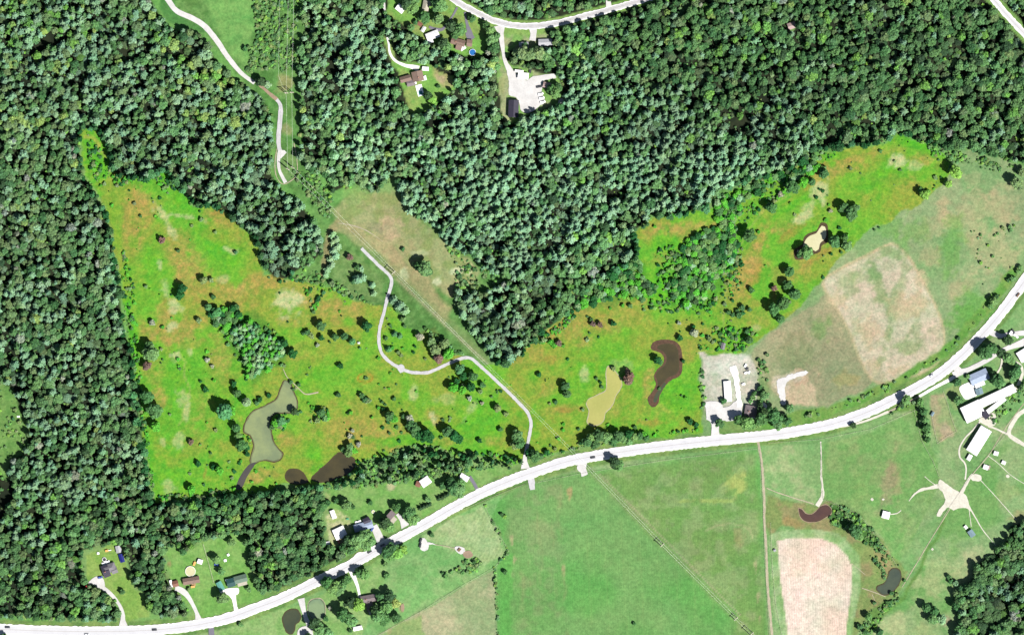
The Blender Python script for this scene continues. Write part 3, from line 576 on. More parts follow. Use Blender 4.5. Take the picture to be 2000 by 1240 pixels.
pond('pond', P7, M['w_grey'], grow(P7, 1.2), M['mud'])
P8 = [(566,1190),(580,1190),(587,1201),(585,1212),(577,1219),(575,1229),(569,1238),(560,1233),(554,1220),(552,1207),(557,1196)]
pond('pond', P8, M['w_dark'], grow(P8, 1.2), M['mud'])
P9 = [(606,1172),(624,1168),(634,1178),(635,1198),(629,1209),(615,1211),(605,1202),(601,1186)]
pond('pond', P9, M['w_pale'], grow(P9, 1.0), M['tan'])

# ------------------------------------------------------------------ tracks, driveways, roads (each sheet a little above the one before)

def track(pts, wd, mat, name='track', j=0.25): return strip(name, pts, wd, mat, jitter=j, step=5)
track([(1480,858),(1484,880),(1488,905),(1490,930),(1493,980),(1493,1020),(1497,1080),(1500,1150),(1508,1240),(1512,1300)], 4.6, M['tan'], j=.6)
track([(1603,862),(1604,900),(1604,930),(1607,960),(1604,975),(1596,988)], [2, 2.5, 4, 9], M['dirt'], j=.6)
track([(1497,953),(1520,962),(1560,975),(1590,984)], 1.8, M['tan'], j=.4)
track([(1630,833),(1650,832),(1690,822),(1735,804)], [3, 4, 5], M['dirt'], 'farm_track')
track([(1735,804),(1765,790),(1795,774)], 4.0, M['tan'], 'farm_track')
track([(1795,774),(1825,757),(1857,740),(1872,730)], [5, 6, 7], M['shoulder'], 'farm_track')
track([(2010,775),(1975,820),(1960,842),(1930,890),(1900,925),(1885,950),(1870,970),(1845,1010),(1820,1050),(1790,1100),(1762,1146)], 1.5, M['tan'], 'cattle_path', .2)
track([(2060,770),(2000,802),(1985,815),(1972,838),(1972,850),(1990,862),(2030,885)], [8, 8, 8, 8, 4], M['dirt'], 'farm_track', .4)
track([(1930,832),(1945,837),(1962,845),(1972,850)], 3.5, M['dirt'], 'farm_track')
track([(1917,820),(1900,840),(1885,855),(1874,875),(1875,893),(1883,902),(1887,915),(1885,936)], 3.0, M['dirt'], 'farm_track')
track([(1915,937),(1950,975),(1985,1015)], 1.1, M['dirt'], 'cattle_path', .2)
track([(1930,890),(1950,905),(1975,928),(2010,950)], 1.2, M['dirt'], 'cattle_path', .2)
track([(1832,949),(1815,953),(1800,956),(1786,965),(1775,978)], [9, 5, 6, 3, 1.5], M['dirt'], 'cattle_path', .4)
track([(1893,990),(1905,1010),(1920,1035),(1945,1065)], [3, 2, .8], M['dirt'], 'cattle_path', .2)
track([(1891,985),(1894,1005),(1897,1028)], 1.2, M['dirt'], 'cattle_path', .2)
track([(1876,965),(1884,950),(1893,934),(1900,925)], [8, 6, 4], M['dirt'], 'cattle_path', .4)
track([(1806,930),(1820,942),(1834,950)], 1.2, M['dirt'], 'cattle_path', .2)
track([(1739,1004),(1752,1002),(1760,996)], 1.6, M['dirt'], 'cattle_path', .2)
track([(1664,1100),(1690,1122)], .9, M['tan'], 'cattle_path', .2)
track([(1683,1148),(1705,1155),(1730,1165)], 1.5, M['tan'], 'cattle_path', .3); track([(1703,1160),(1711,1178)], 1.2, M['tan'], 'cattle_path', .2)
area('dirt_yard', [(1836,936),(1850,946),(1872,960),(1886,966),(1893,985),(1898,998),(1886,992),(1872,992),(1862,996),(1852,990),(1842,999),(1836,1008),(1829,1008),(1832,998),(1843,985),(1846,975),(1840,960),(1832,951)], M['dirt'], jitter=.6)
area('dirt_yard', [(1893,930),(1905,925),(1917,930),(1915,939),(1900,938)], M['dirt'], jitter=.5)
for p in ((1968,930,5),(1725,975,3),(1703,975,4),(1821,1072,3)):
    area('bare_patch', [(p[0] + p[2] * math.cos(a) * random.uniform(.6, 1.1), p[1] + p[2] * math.sin(a) * random.uniform(.5, .9)) for a in [k * .785 for k in range(8)]], M['dirt'], jitter=.3)
area('sand_bank', [(1517,745),(1520,740),(1535,737),(1535,733),(1560,727),(1576,724),(1576,730),(1560,736),(1540,742),(1534,752),(1532,765),(1535,780),(1533,792),(1525,790),(1524,780),(1519,765)], M['gravel'], jitter=1.5, step=3)
track([(505,165),(525,182),(542,196)], [5, 6, 8], M['pinkdirt'], 'gravel_path', .4)
strip('gravel_path', NWP[:10], [9, 10, 10, 11, 10, 9, 7], M['gravel'], jitter=.3)
strip('gravel_path', NWP[11:], [6, 9, 9, 8, 7], M['greygravel'], jitter=.5)
strip('gravel_path', [(552,299),(546,298),(544,312),(545,330),(550,343),(558,357)], [7, 7, 6, 6, 7], M['gravel'], jitter=.4)
area('gravel_pad', [(543,295),(556,294),(560,298),(554,304),(549,310),(543,306)], M['gravel'], jitter=.3)
track([(541,290),(537,320),(540,345),(552,360),(566,355),(578,344),(581,325),(578,300),(574,280)], 1.6, M['tan'], 'footpath', .3)
track([(660,436),(680,439),(700,444),(715,450),(728,458),(748,472)], [1.2, 2, 1.4, .6], M['tan'], 'footpath', .4)
track([(553,745 - 25),(560,735),(575,750),(590,765),(600,770),(622,766)], [1.2, 1.5, 2, 2.5], M['tan'], 'footpath', .3)
strip('gravel_path', MPATH, 6.2, M['greygravel'], jitter=.45, step=4)
area('gravel_pad', [(776,714),(783,711),(790,716),(788,726),(782,728),(777,722)], M['greygravel'], jitter=.4)
strip('gravel_path', [(1026,888),(1025,900),(1026,915)], [7, 9, 18], M['gravel'], jitter=.3)
# driveways
D = lambda pts, wd, m='gravel', j=.2: strip('driveway', pts, wd, M[m], jitter=j, step=4)
D([(893,15),(884,32),(873,47),(864,58),(850,58),(838,53)], [4, 3.5, 4, 7, 5], 'asphalt')
D([(908,24),(911,42),(915,58),(917,70),(922,78)], [4, 4.5, 6, 14, 14], 'asphalt')
D([(750,6),(751,20),(753,35)], 4.5); D([(756,72),(759,85),(762,105),(772,119),(790,128),(805,131),(818,135)], [4, 4, 5, 5, 7, 12], 'shoulder')
D([(975,50),(978,62),(980,80),(982,95),(985,115),(992,132),(1003,150)], [24, 10, 9, 6, 7, 10, 14])
area('gravel_lot', [(992,125),(1003,138),(1015,150),(1030,158),(1040,150),(1084,145),(1087,152),(1062,158),(1060,168),(1058,180),(1065,200),(1055,206),(1045,215),(1032,221),(1018,216),(1014,200),(1008,190),(994,186),(994,160),(990,140)], M['gravel'], jitter=.6)
D([(1041,55),(1042,66),(1040,80)], [16, 11, 13]); D([(1187,-60),(1188,0),(1190,20)], [7, 7, 12])
area('gravel_pad', [(1091,196),(1098,192),(1104,200),(1098,206),(1090,202)], M['gravel'], jitter=.4)
D([(241,1226),(240,1210),(240,1198),(234,1182),(222,1165),(205,1150),(192,1143)], [20, 9, 7, 6, 7, 8, 9], 'gravel')
area('driveway', [(172,1139),(182,1128),(195,1124),(203,1132),(205,1146),(200,1150),(188,1146),(178,1143)], M['gravel'], jitter=.3)
D([(389,1214),(384,1196),(374,1175),(362,1158),(350,1150),(342,1148)], [15, 7, 7, 9, 12, 10]); D([(463,1198),(459,1180),(456,1165),(452,1157)], [11, 7, 8, 16], 'shoulder')
area('driveway', [(428,1152),(436,1150),(450,1148),(466,1148),(466,1158),(458,1162),(447,1161),(435,1160)], M['shoulder'], jitter=.3)
D([(412,1222),(413,1232),(414,1270)], 11, 'asphalt'); D([(588,1168),(591,1182),(597,1205),(604,1225),(606,1270)], [14, 8, 9, 14, 20])
area('driveway', [(582,1230),(600,1222),(609,1236),(611,1262),(584,1262)], M['gravel'])
D([(687,1112),(690,1122),(697,1140),(701,1155),(703,1167)], [14, 7, 5, 5], 'shoulder'); D([(750,1068),(742,1052),(736,1038),(730,1026)], [24, 16, 15, 13]); D([(792,1028),(784,1014),(776,1003)], [18, 8, 7])
D([(932,955),(925,942),(917,930)], 6.5, 'asphalt'); D([(1036,925),(1038,940),(1040,956)], [12, 13, 9], 'greygravel', .4)
area('gravel_pad', [(1130,904),(1140,898),(1146,905),(1144,914),(1148,925),(1136,930),(1134,922),(1127,916)], M['gravel'], jitter=.4)
D([(1397,854),(1397,838),(1398,825),(1402,808)], [18, 14, 16, 30]); area('gravel_lot', [(1376,787),(1392,783),(1410,786),(1412,795),(1425,792),(1440,780),(1446,785),(1448,800),(1446,815),(1425,822),(1408,822),(1404,832),(1390,830),(1386,822),(1380,818),(1379,800)], M['gravel'], jitter=1.0)
D([(1445,795),(1442,770),(1438,740),(1430,715)], [10, 9, 12, 14], 'shoulder', 1.6)
D([(1864,715),(1880,730)], [14, 10]); D([(1862,733),(1872,728),(1895,720),(1930,702),(1945,692),(1965,681),(1990,672),(2040,655)], [14, 9, 9, 8, 10, 18, 18]); D([(1926,643),(1938,650),(1955,656),(1975,652),(2010,650),(2050,650)], [14, 8, 9, 14, 24])
D([(1957,700),(1955,715),(1948,728)], 3.5, 'dirt'); D([(1975,704),(1992,712),(1997,728),(1990,748),(1978,765),(1950,785),(1932,803)], [4, 5, 6, 6, 7, 7], 'dirt')
area('concrete_yard', [(1874,756),(1894,746),(1903,752),(1912,768),(1900,776),(1886,780),(1878,770)], M['conc'], jitter=.2)
area('concrete_yard', [(1910,818),(1925,812),(1940,806),(1946,815),(1943,830),(1930,832),(1920,828)], M['dirt'], jitter=.3)
area('gravel_pad', [(1480,790),(1492,786),(1498,792),(1496,802),(1485,800)], M['shoulder'])
area('gravel_pad', [(820,1052),(829,1050),(835,1058),(838,1066),(836,1073),(829,1076),(821,1072),(820,1062)], M['gravel'], jitter=.3)
track([(836,1061),(845,1061),(852,1064)], [6, 2.5, 1], M['gravel'], 'footpath'); track([(850,1063),(870,1066),(890,1071)], 1.3, M['tan'], 'footpath', .2)
area('gravel_pad', [(888,1068),(897,1066),(907,1070),(909,1077),(900,1082),(891,1076)], M['gravel'], jitter=.3)
area('bare_patch', [(905,1078),(918,1075),(924,1084),(915,1090),(906,1086)], M['pinkdirt'], jitter=.4)
area('fire_ring', [(783,1180),(788,1178),(790,1188),(787,1195),(783,1190)], M['pinkdirt'], jitter=.2)
area('lay_by', [(688,1092),(700,1078),(715,1078),(738,1066),(742,1074),(700,1100)], M['shoulder'], jitter=.3)

strip('road_shoulder', HWY, 20.6, M['shoulder'], jitter=.9, step=4); strip('road', HWY, 16.5, M['road'])
strip('road_shoulder', TOPR, 12.5, M['shoulder'], jitter=.8, step=4); strip('road', TOPR, 10.0, M['asphalt'] if False else M['greygravel'])
strip('road_shoulder', NER, 13.0, M['shoulder'], jitter=.8, step=4); strip('road', NER, 9.5, M['road'])
for L_, hw in ((HWY, 7.2), (TOPR, 4.6), (NER, 4.4)):
    for off in (-.25, .25): strip('road_marking', L_, 0.28, M['yellow'], off=off)
    for off in (-hw, hw): strip('road_marking', L_, 0.3, M['whitepaint'], off=off)
# ------------------------------------------------------------------ trees
def ico(sub):
    bm = bmesh.new(); bmesh.ops.create_icosphere(bm, subdivisions=sub, radius=1.0)
    v = np.array([tuple(p.co) for p in bm.verts]); f = [tuple(q.index for q in p.verts) for p in bm.faces]; bm.free(); return v, f
ICO2 = ico(2); ICO1 = ico(1)
def quat_rand(r):
    a = r.normal(size=3); a /= np.linalg.norm(a); t = r.random() * 6.28
    return np.array(Matrix.Rotation(t, 3, Vector(a)))
def lobe(mb, c, rx, ry, rz, r, rough=0.22, base=ICO2):
    v, f = base; n = v.copy()
    k = 1 + rough * r.normal(size=len(v)).clip(-1.6, 1.6)
    Q = quat_rand(r)
    p = (n @ Q.T) * k[:, None] * np.array([rx, ry, rz]) + np.array(c)
    mb.add(p.tolist(), f)
def tuft(mb, c, s, r, nrm=None):
    """a small spray of leaves: one bent four-sided blade cluster"""
    a = r.normal(size=3); a /= np.linalg.norm(a)
    if nrm is not None: a = a * .6 + np.asarray(nrm); a /= np.linalg.norm(a)
    u = np.cross(a, r.normal(size=3)); u /= np.linalg.norm(u); w_ = np.cross(a, u)
    c = np.asarray(c)
    mb.add([c - u * s, c - w_ * s * .7, c + u * s + a * s * .3, c + w_ * s * .7], [(0, 1, 2, 3)])
def broad_crown(seed, nl=15, spread=0.74, tall=0.9, lr=(0.22, 0.40), tufts=420):
    """unit crown: radius about 1, from z = 0.55 up to z = 2.1 of a tree 2.1 tall"""
    r = np.random.default_rng(seed); mb = MB(); cs = []
    for k in range(nl):
        a = k * 2.399 + r.uniform(-.4, .4); d = spread * math.sqrt((k + .5) / nl) * r.uniform(.8, 1.12)
        z = 1.15 + tall * (1 - (d / spread) ** 2) * .62 + r.uniform(-.16, .16)
        q = r.uniform(*lr); c = (d * math.cos(a), d * math.sin(a), z); cs.append((c, q))
        lobe(mb, c, q, q, q * .85, r, base=ICO2 if k % 2 else ICO2)
    for k in range(5):
        a = r.uniform(0, 6.28); lobe(mb, (.4 * math.cos(a), .4 * math.sin(a), .95), .45, .45, .35, r, base=ICO1)
    for k in range(tufts):
        c, q = cs[r.integers(len(cs))]; n = r.normal(size=3); n[2] = abs(n[2]) * .8 + .1; n /= np.linalg.norm(n)
        tuft(mb, np.array(c) + n * q * r.uniform(.95, 1.35), r.uniform(.04, .085), r, n)
    return mb
def pine_crown(seed, tiers=6, tufts=160):
    """unit white pine: radius about 1, height 2.9, separate whorls of plumed limbs"""
    r = np.random.default_rng(seed); mb = MB()
    for t in range(tiers):
        z = .9 + t * (1.85 / tiers); R_ = (.95 - .62 * (t / (tiers - 1)) ** 1.3) * r.uniform(.85, 1.1); nb = 7 - t // 2
        a0 = r.uniform(0, 6.28)
        for b in range(nb):
            a = a0 + b * 6.283 / nb + r.uniform(-.3, .3); L = R_ * r.uniform(.65, 1.15)
            for j, f in enumerate((.45, .85)):
                q = .27 * (1.1 - .25 * j) * (1 - .35 * t / tiers)
                v, fc = ICO1; k = 1 + .25 * r.normal(size=len(v)).clip(-1.5, 1.5)
                p = v * k[:, None] * np.array([q * 1.2, q * .9, q * .6])
                ca, sa = math.cos(a), math.sin(a); p = np.stack([p[:, 0] * ca - p[:, 1] * sa, p[:, 0] * sa + p[:, 1] * ca, p[:, 2]], 1)
                mb.add((p + np.array([L * f * ca, L * f * sa, z + L * f * .16])).tolist(), fc)
            for j in range(4):
                tuft(mb, (L * r.uniform(.3, 1.1) * ca + r.uniform(-.1, .1), L * r.uniform(.3, 1.1) * sa + r.uniform(-.1, .1), z + .15), r.uniform(.05, .1), r, (0, 0, 1))
    lobe(mb, (0, 0, 2.72), .14, .14, .25, r, base=ICO1)
    lobe(mb, (0, 0, 1.5), .30, .30, .9, r, base=ICO2)
    return mb
def fir_crown(seed):
    """unit dense conifer: stepped cone"""
    r = np.random.default_rng(seed); mb = MB()
    for t in range(6):
        z = .35 + t * .34; R_ = .82 - .13 * t; nb = max(4, 9 - t)
        for b in range(nb):
            a = b * 6.283 / nb + r.uniform(-.3, .3) + t; ca, sa = math.cos(a), math.sin(a)
            v, fc = ICO1; k = 1 + .22 * r.normal(size=len(v)); q = R_ * .42
            p = v * k[:, None] * np.array([q * 1.2, q * .8, q * .7]); p = np.stack([p[:, 0] * ca - p[:, 1] * sa, p[:, 0] * sa + p[:, 1] * ca, p[:, 2]], 1)
            mb.add((p + np.array([R_ * .65 * ca, R_ * .65 * sa, z])).tolist(), fc)
    for k in range(120):
        t = r.random(); a = r.uniform(0, 6.28); R_ = .95 * (1 - t * .85); tuft(mb, (R_ * math.cos(a), R_ * math.sin(a), .3 + 2.1 * t), .08, r)
    lobe(mb, (0, 0, 2.35), .16, .16, .3, r, base=ICO1)
    return mb
def bush_crown(seed):
    r = np.random.default_rng(seed); mb = MB(); cs = []
    for k in range(8):
        a = k * 2.399; d = .62 * math.sqrt((k + .3) / 8); q = r.uniform(.26, .42); c = (d * math.cos(a), d * math.sin(a), .42 + .3 * (1 - d) + r.uniform(-.06, .1)); cs.append((c, q)); lobe(mb, c, q, q, q * .9, r)
    for k in range(90):
        c, q = cs[r.integers(8)]; n = r.normal(size=3); n /= np.linalg.norm(n); tuft(mb, np.array(c) + n * q * 1.15, .09, r, n)
    return mb
def trunk_mb(h, r0, limbs, seed):
    r = np.random.default_rng(seed); mb = MB(); mb.tube((0, 0, -.05), (0.02, .01, h * .55), r0, r0 * .7, 7); mb.tube((.02, .01, h * .55), (0, 0, h), r0 * .7, r0 * .3, 7)
    for k in range(limbs):
        a = k * 2.4 + r.uniform(-.3, .3); z = h * (.5 + .4 * k / max(1, limbs)); L = r.uniform(.4, .65)
        mb.tube((0, 0, z), (L * math.cos(a), L * math.sin(a), z + L * .55), r0 * .4, r0 * .15, 5)
    return mb
def mesh_of(mb, name, mats):
    me = bpy.data.meshes.new(name); me.from_pydata(mb.v, [], mb.f)
    for m in mats: me.materials.append(m)
    me.update(); return me
FOL, BARK = M['foliage'], M['bark']
PRO = {}
def proto(kind, crowns, trunk):
    out = []
    for i, c in enumerate(crowns):
        t = trunk(i); cm = mesh_of(c, kind + '_crown', [FOL]); tm = mesh_of(t, kind + '_trunk', [BARK])
        both = MB(); both.add(c.v, c.f); nf = len(both.f); both.add(t.v, t.f)
        wm = mesh_of(both, kind + '_whole', [FOL, BARK]); mi = np.zeros(len(both.f), int); mi[nf:] = 1
        wm.polygons.foreach_set('material_index', mi.astype(np.int32)); wm.update()
        out.append((cm, tm, wm))
    PRO[kind] = out
proto('broadleaf', [broad_crown(100 + i, nl=(20, 26, 17, 23, 30)[i], lr=((.18,.33),(.16,.29),(.2,.38),(.17,.34),(.14,.26))[i]) for i in range(5)], lambda i: trunk_mb(1.3, .07, 5, i))
proto('pine', [pine_crown(200 + i, (6, 5, 7, 6)[i]) for i in range(4)], lambda i: trunk_mb(2.6, .055, 4, 50 + i))
proto('fir', [fir_crown(300 + i) for i in range(2)], lambda i: trunk_mb(2.0, .06, 0, 80 + i))
proto('bush', [bush_crown(400 + i) for i in range(3)], lambda i: trunk_mb(.5, .05, 4, 90 + i))

TINT = {'dark': (56, 88, 52), 'mid': (104, 148, 86), 'pale': (148, 186, 138), 'blue': (134, 176, 130), 'bright': (122, 176, 78), 'olive': (118, 146, 92), 'grey': (158, 166, 142), 'red': (118, 98, 88), 'yellow': (150, 180, 94), 'deep': (72, 118, 66), 'vivid': (84, 168, 50), 'vdark': (34, 96, 44), 'vblue': (84, 144, 88)}
TCOL = {'dark': 'dark green', 'mid': 'green', 'pale': 'pale grey-green', 'blue': 'blue-green', 'bright': 'bright green', 'olive': 'olive green', 'grey': 'greyish', 'red': 'reddish brown', 'yellow': 'yellow-green', 'deep': 'deep green', 'vivid': 'bright green', 'vdark': 'deep green', 'vblue': 'blue-green'}
def tcol(t, j=0.12):
    c = alb(TINT[t]) * 1.72; c = c * (1 + random.uniform(-j, j)) * np.array([1 + random.uniform(-j, j), 1, 1 + random.uniform(-j, j)]); return [float(x) for x in c]
# places one can name, to tell the trees apart
PLACES = [("the kinked olive pond", 520, 830), ("the dark pond by the wood", 660, 910), ("the khaki pond", 1175, 775), ("the dark curved pond", 1305, 710), ("the cream-coloured pond", 1590, 465),
 ("the red-brown crescent pond", 1595, 1005), ("the grey-green pond", 1735, 1138), ("the dark round pond", 570, 1213), ("the algae-covered pond", 618, 1190), ("the white seed-head patch", 562, 590), ("the orange ring in the grass", 713, 738),
 ("the sharp bend of the gravel path", 764, 545), ("the lower bend of the gravel path", 790, 722), ("the crest of the gravel path", 910, 700), ("the mouth of the gravel path", 1027, 900), ("the blue-green pine grove", 520, 670), ("the cable crossing of the path", 1000, 775), ("the upper end of the meadow path", 706, 485),
 ("the pale hay field", 1730, 610), ("the north-east tip of the meadow", 1820, 320), ("the scrubby island in the meadow", 1375, 530), ("the west corner of the meadow", 235, 380), ("the meadow's narrow west strip", 300, 880), ("the middle of the west meadow", 345, 620),
 ("the long white-roofed trailer", 1420, 763), ("the grey-roofed house by the yard", 1470, 803), ("the small grey shed", 1412, 676), ("the sand bank", 1527, 760), ("the big white barn", 1900, 800), ("the long white barn", 1911, 860), ("the blue-white farmhouse", 1912, 737), ("the farm gate", 1860, 725), ("the dirt yard of cattle paths", 1865, 970), ("the white field shed", 1730, 1005),
 ("the grey house at the wood's edge", 214, 1112), ("the brown house with a round pool", 374, 1134), ("the green-roofed house", 463, 1135), ("the white square house", 663, 1040), ("the pale blue roofed house", 710, 1028), ("the small brown house", 765, 1008), ("the white house by the brown shed", 830, 940), ("the white house by the highway", 905, 933), ("the grey-brown T-shaped house", 720, 1172), ("the white gravel circle", 829, 1063), ("the long thin hedgerow", 970, 1150), ("the round thicket in the mown field", 905, 1105),
 ("the northern white house", 782, 18), ("the northern cream house", 832, 12), ("the white house with grey drive", 845, 70), ("the brown house with blue pool", 895, 85), ("the brown house with teal pool", 805, 155), ("the twin white roofs", 1045, 86), ("the white gravel lot", 1030, 180), ("the charcoal-roofed barn", 1003, 208), ("the pylons on the dirt patch", 566, 183), ("the big green field", 1230, 1080), ("the highway hedge", 1200, 850), ("the small paddock", 1548, 925), ("the tan ploughed field", 1600, 1150), ("the hedge by the small corral", 1806, 825), ("the two clumps near the south-east wood", 1822, 1195)]
_reg = []
def compass(dx, dy):
    k = int(round(math.degrees(math.atan2(-dy, dx)) / 45)) % 8
    return ("east", "north-east", "north", "north-west", "west", "south-west", "south", "south-east")[k]
ORD = ["", "second", "third", "fourth", "fifth", "sixth", "seventh", "eighth", "ninth", "tenth", "eleventh", "twelfth", "thirteenth", "fourteenth", "fifteenth", "sixteenth", "seventeenth", "eighteenth", "nineteenth", "twentieth"]
def label_for(x, y, size, colour, kind):
    """note the tree; finish_labels() names them once all are known"""
    d, i = min(((x - p[1]) ** 2 + (y - p[2]) ** 2, k) for k, p in enumerate(PLACES)); p = PLACES[i]
    _reg.append([(size, colour, kind, compass(x - p[1], y - p[2]), p[0]), math.sqrt(d), None]); return "tree"
def finish_labels():
    by = {}
    for e in _reg:
        if e[2] is not None: by.setdefault(e[0], []).append(e)
    for (size, colour, kind, w_, pl), L in by.items():
        L.sort(key=lambda e: e[1])
        for n, e in enumerate(L):
            tail = "" if len(L) == 1 else (", nearest to it" if n == 0 else f", {ORD[min(n, 19)]} nearest to it")
            s_ = f"{size} {colour} {kind} {w_} of {pl}{tail}"
            if len(s_.split()) > 15: s_ = s_.replace(" nearest to it", " nearest")
            if len(s_.split()) > 15: s_ = s_.replace('clipped ', '').replace(' in a row', '').replace(' in the short row', '')
            if len(s_.split()) > 16: s_ = s_.replace(size + " ", "", 1)
            e[2]['label'] = s_
def make_tree(kind, x, y, r, tint, lab, cat='tree', group=None, hs=1.0, j=.12):
    """x, y, r in map units; the crown centre stands where the lit crown shows"""
    nm = {'broadleaf': 'broadleaf_tree', 'pine': 'pine_tree', 'fir': 'fir_tree', 'bush': 'shrub'}[kind]
    cm, tm, wm = PRO[kind][random.randrange(len(PRO[kind]))]
    t = thing(nm, lab, 'shrub' if kind == 'bush' else cat, (X(x), Y(y), 0), random.uniform(0, 6.28), group)
    s = r * S * 1.12; t.scale = (s * random.uniform(.93, 1.07), s * random.uniform(.93, 1.07), s * hs)
    if lab == 'tree': _reg[-1][2] = t
    c = bpy.data.objects.new('crown', cm); COL.objects.link(c); c.parent = t; c['tint'] = tcol(tint, j)
    k = bpy.data.objects.new('trunk', tm); COL.objects.link(k); k.parent = t
    return t
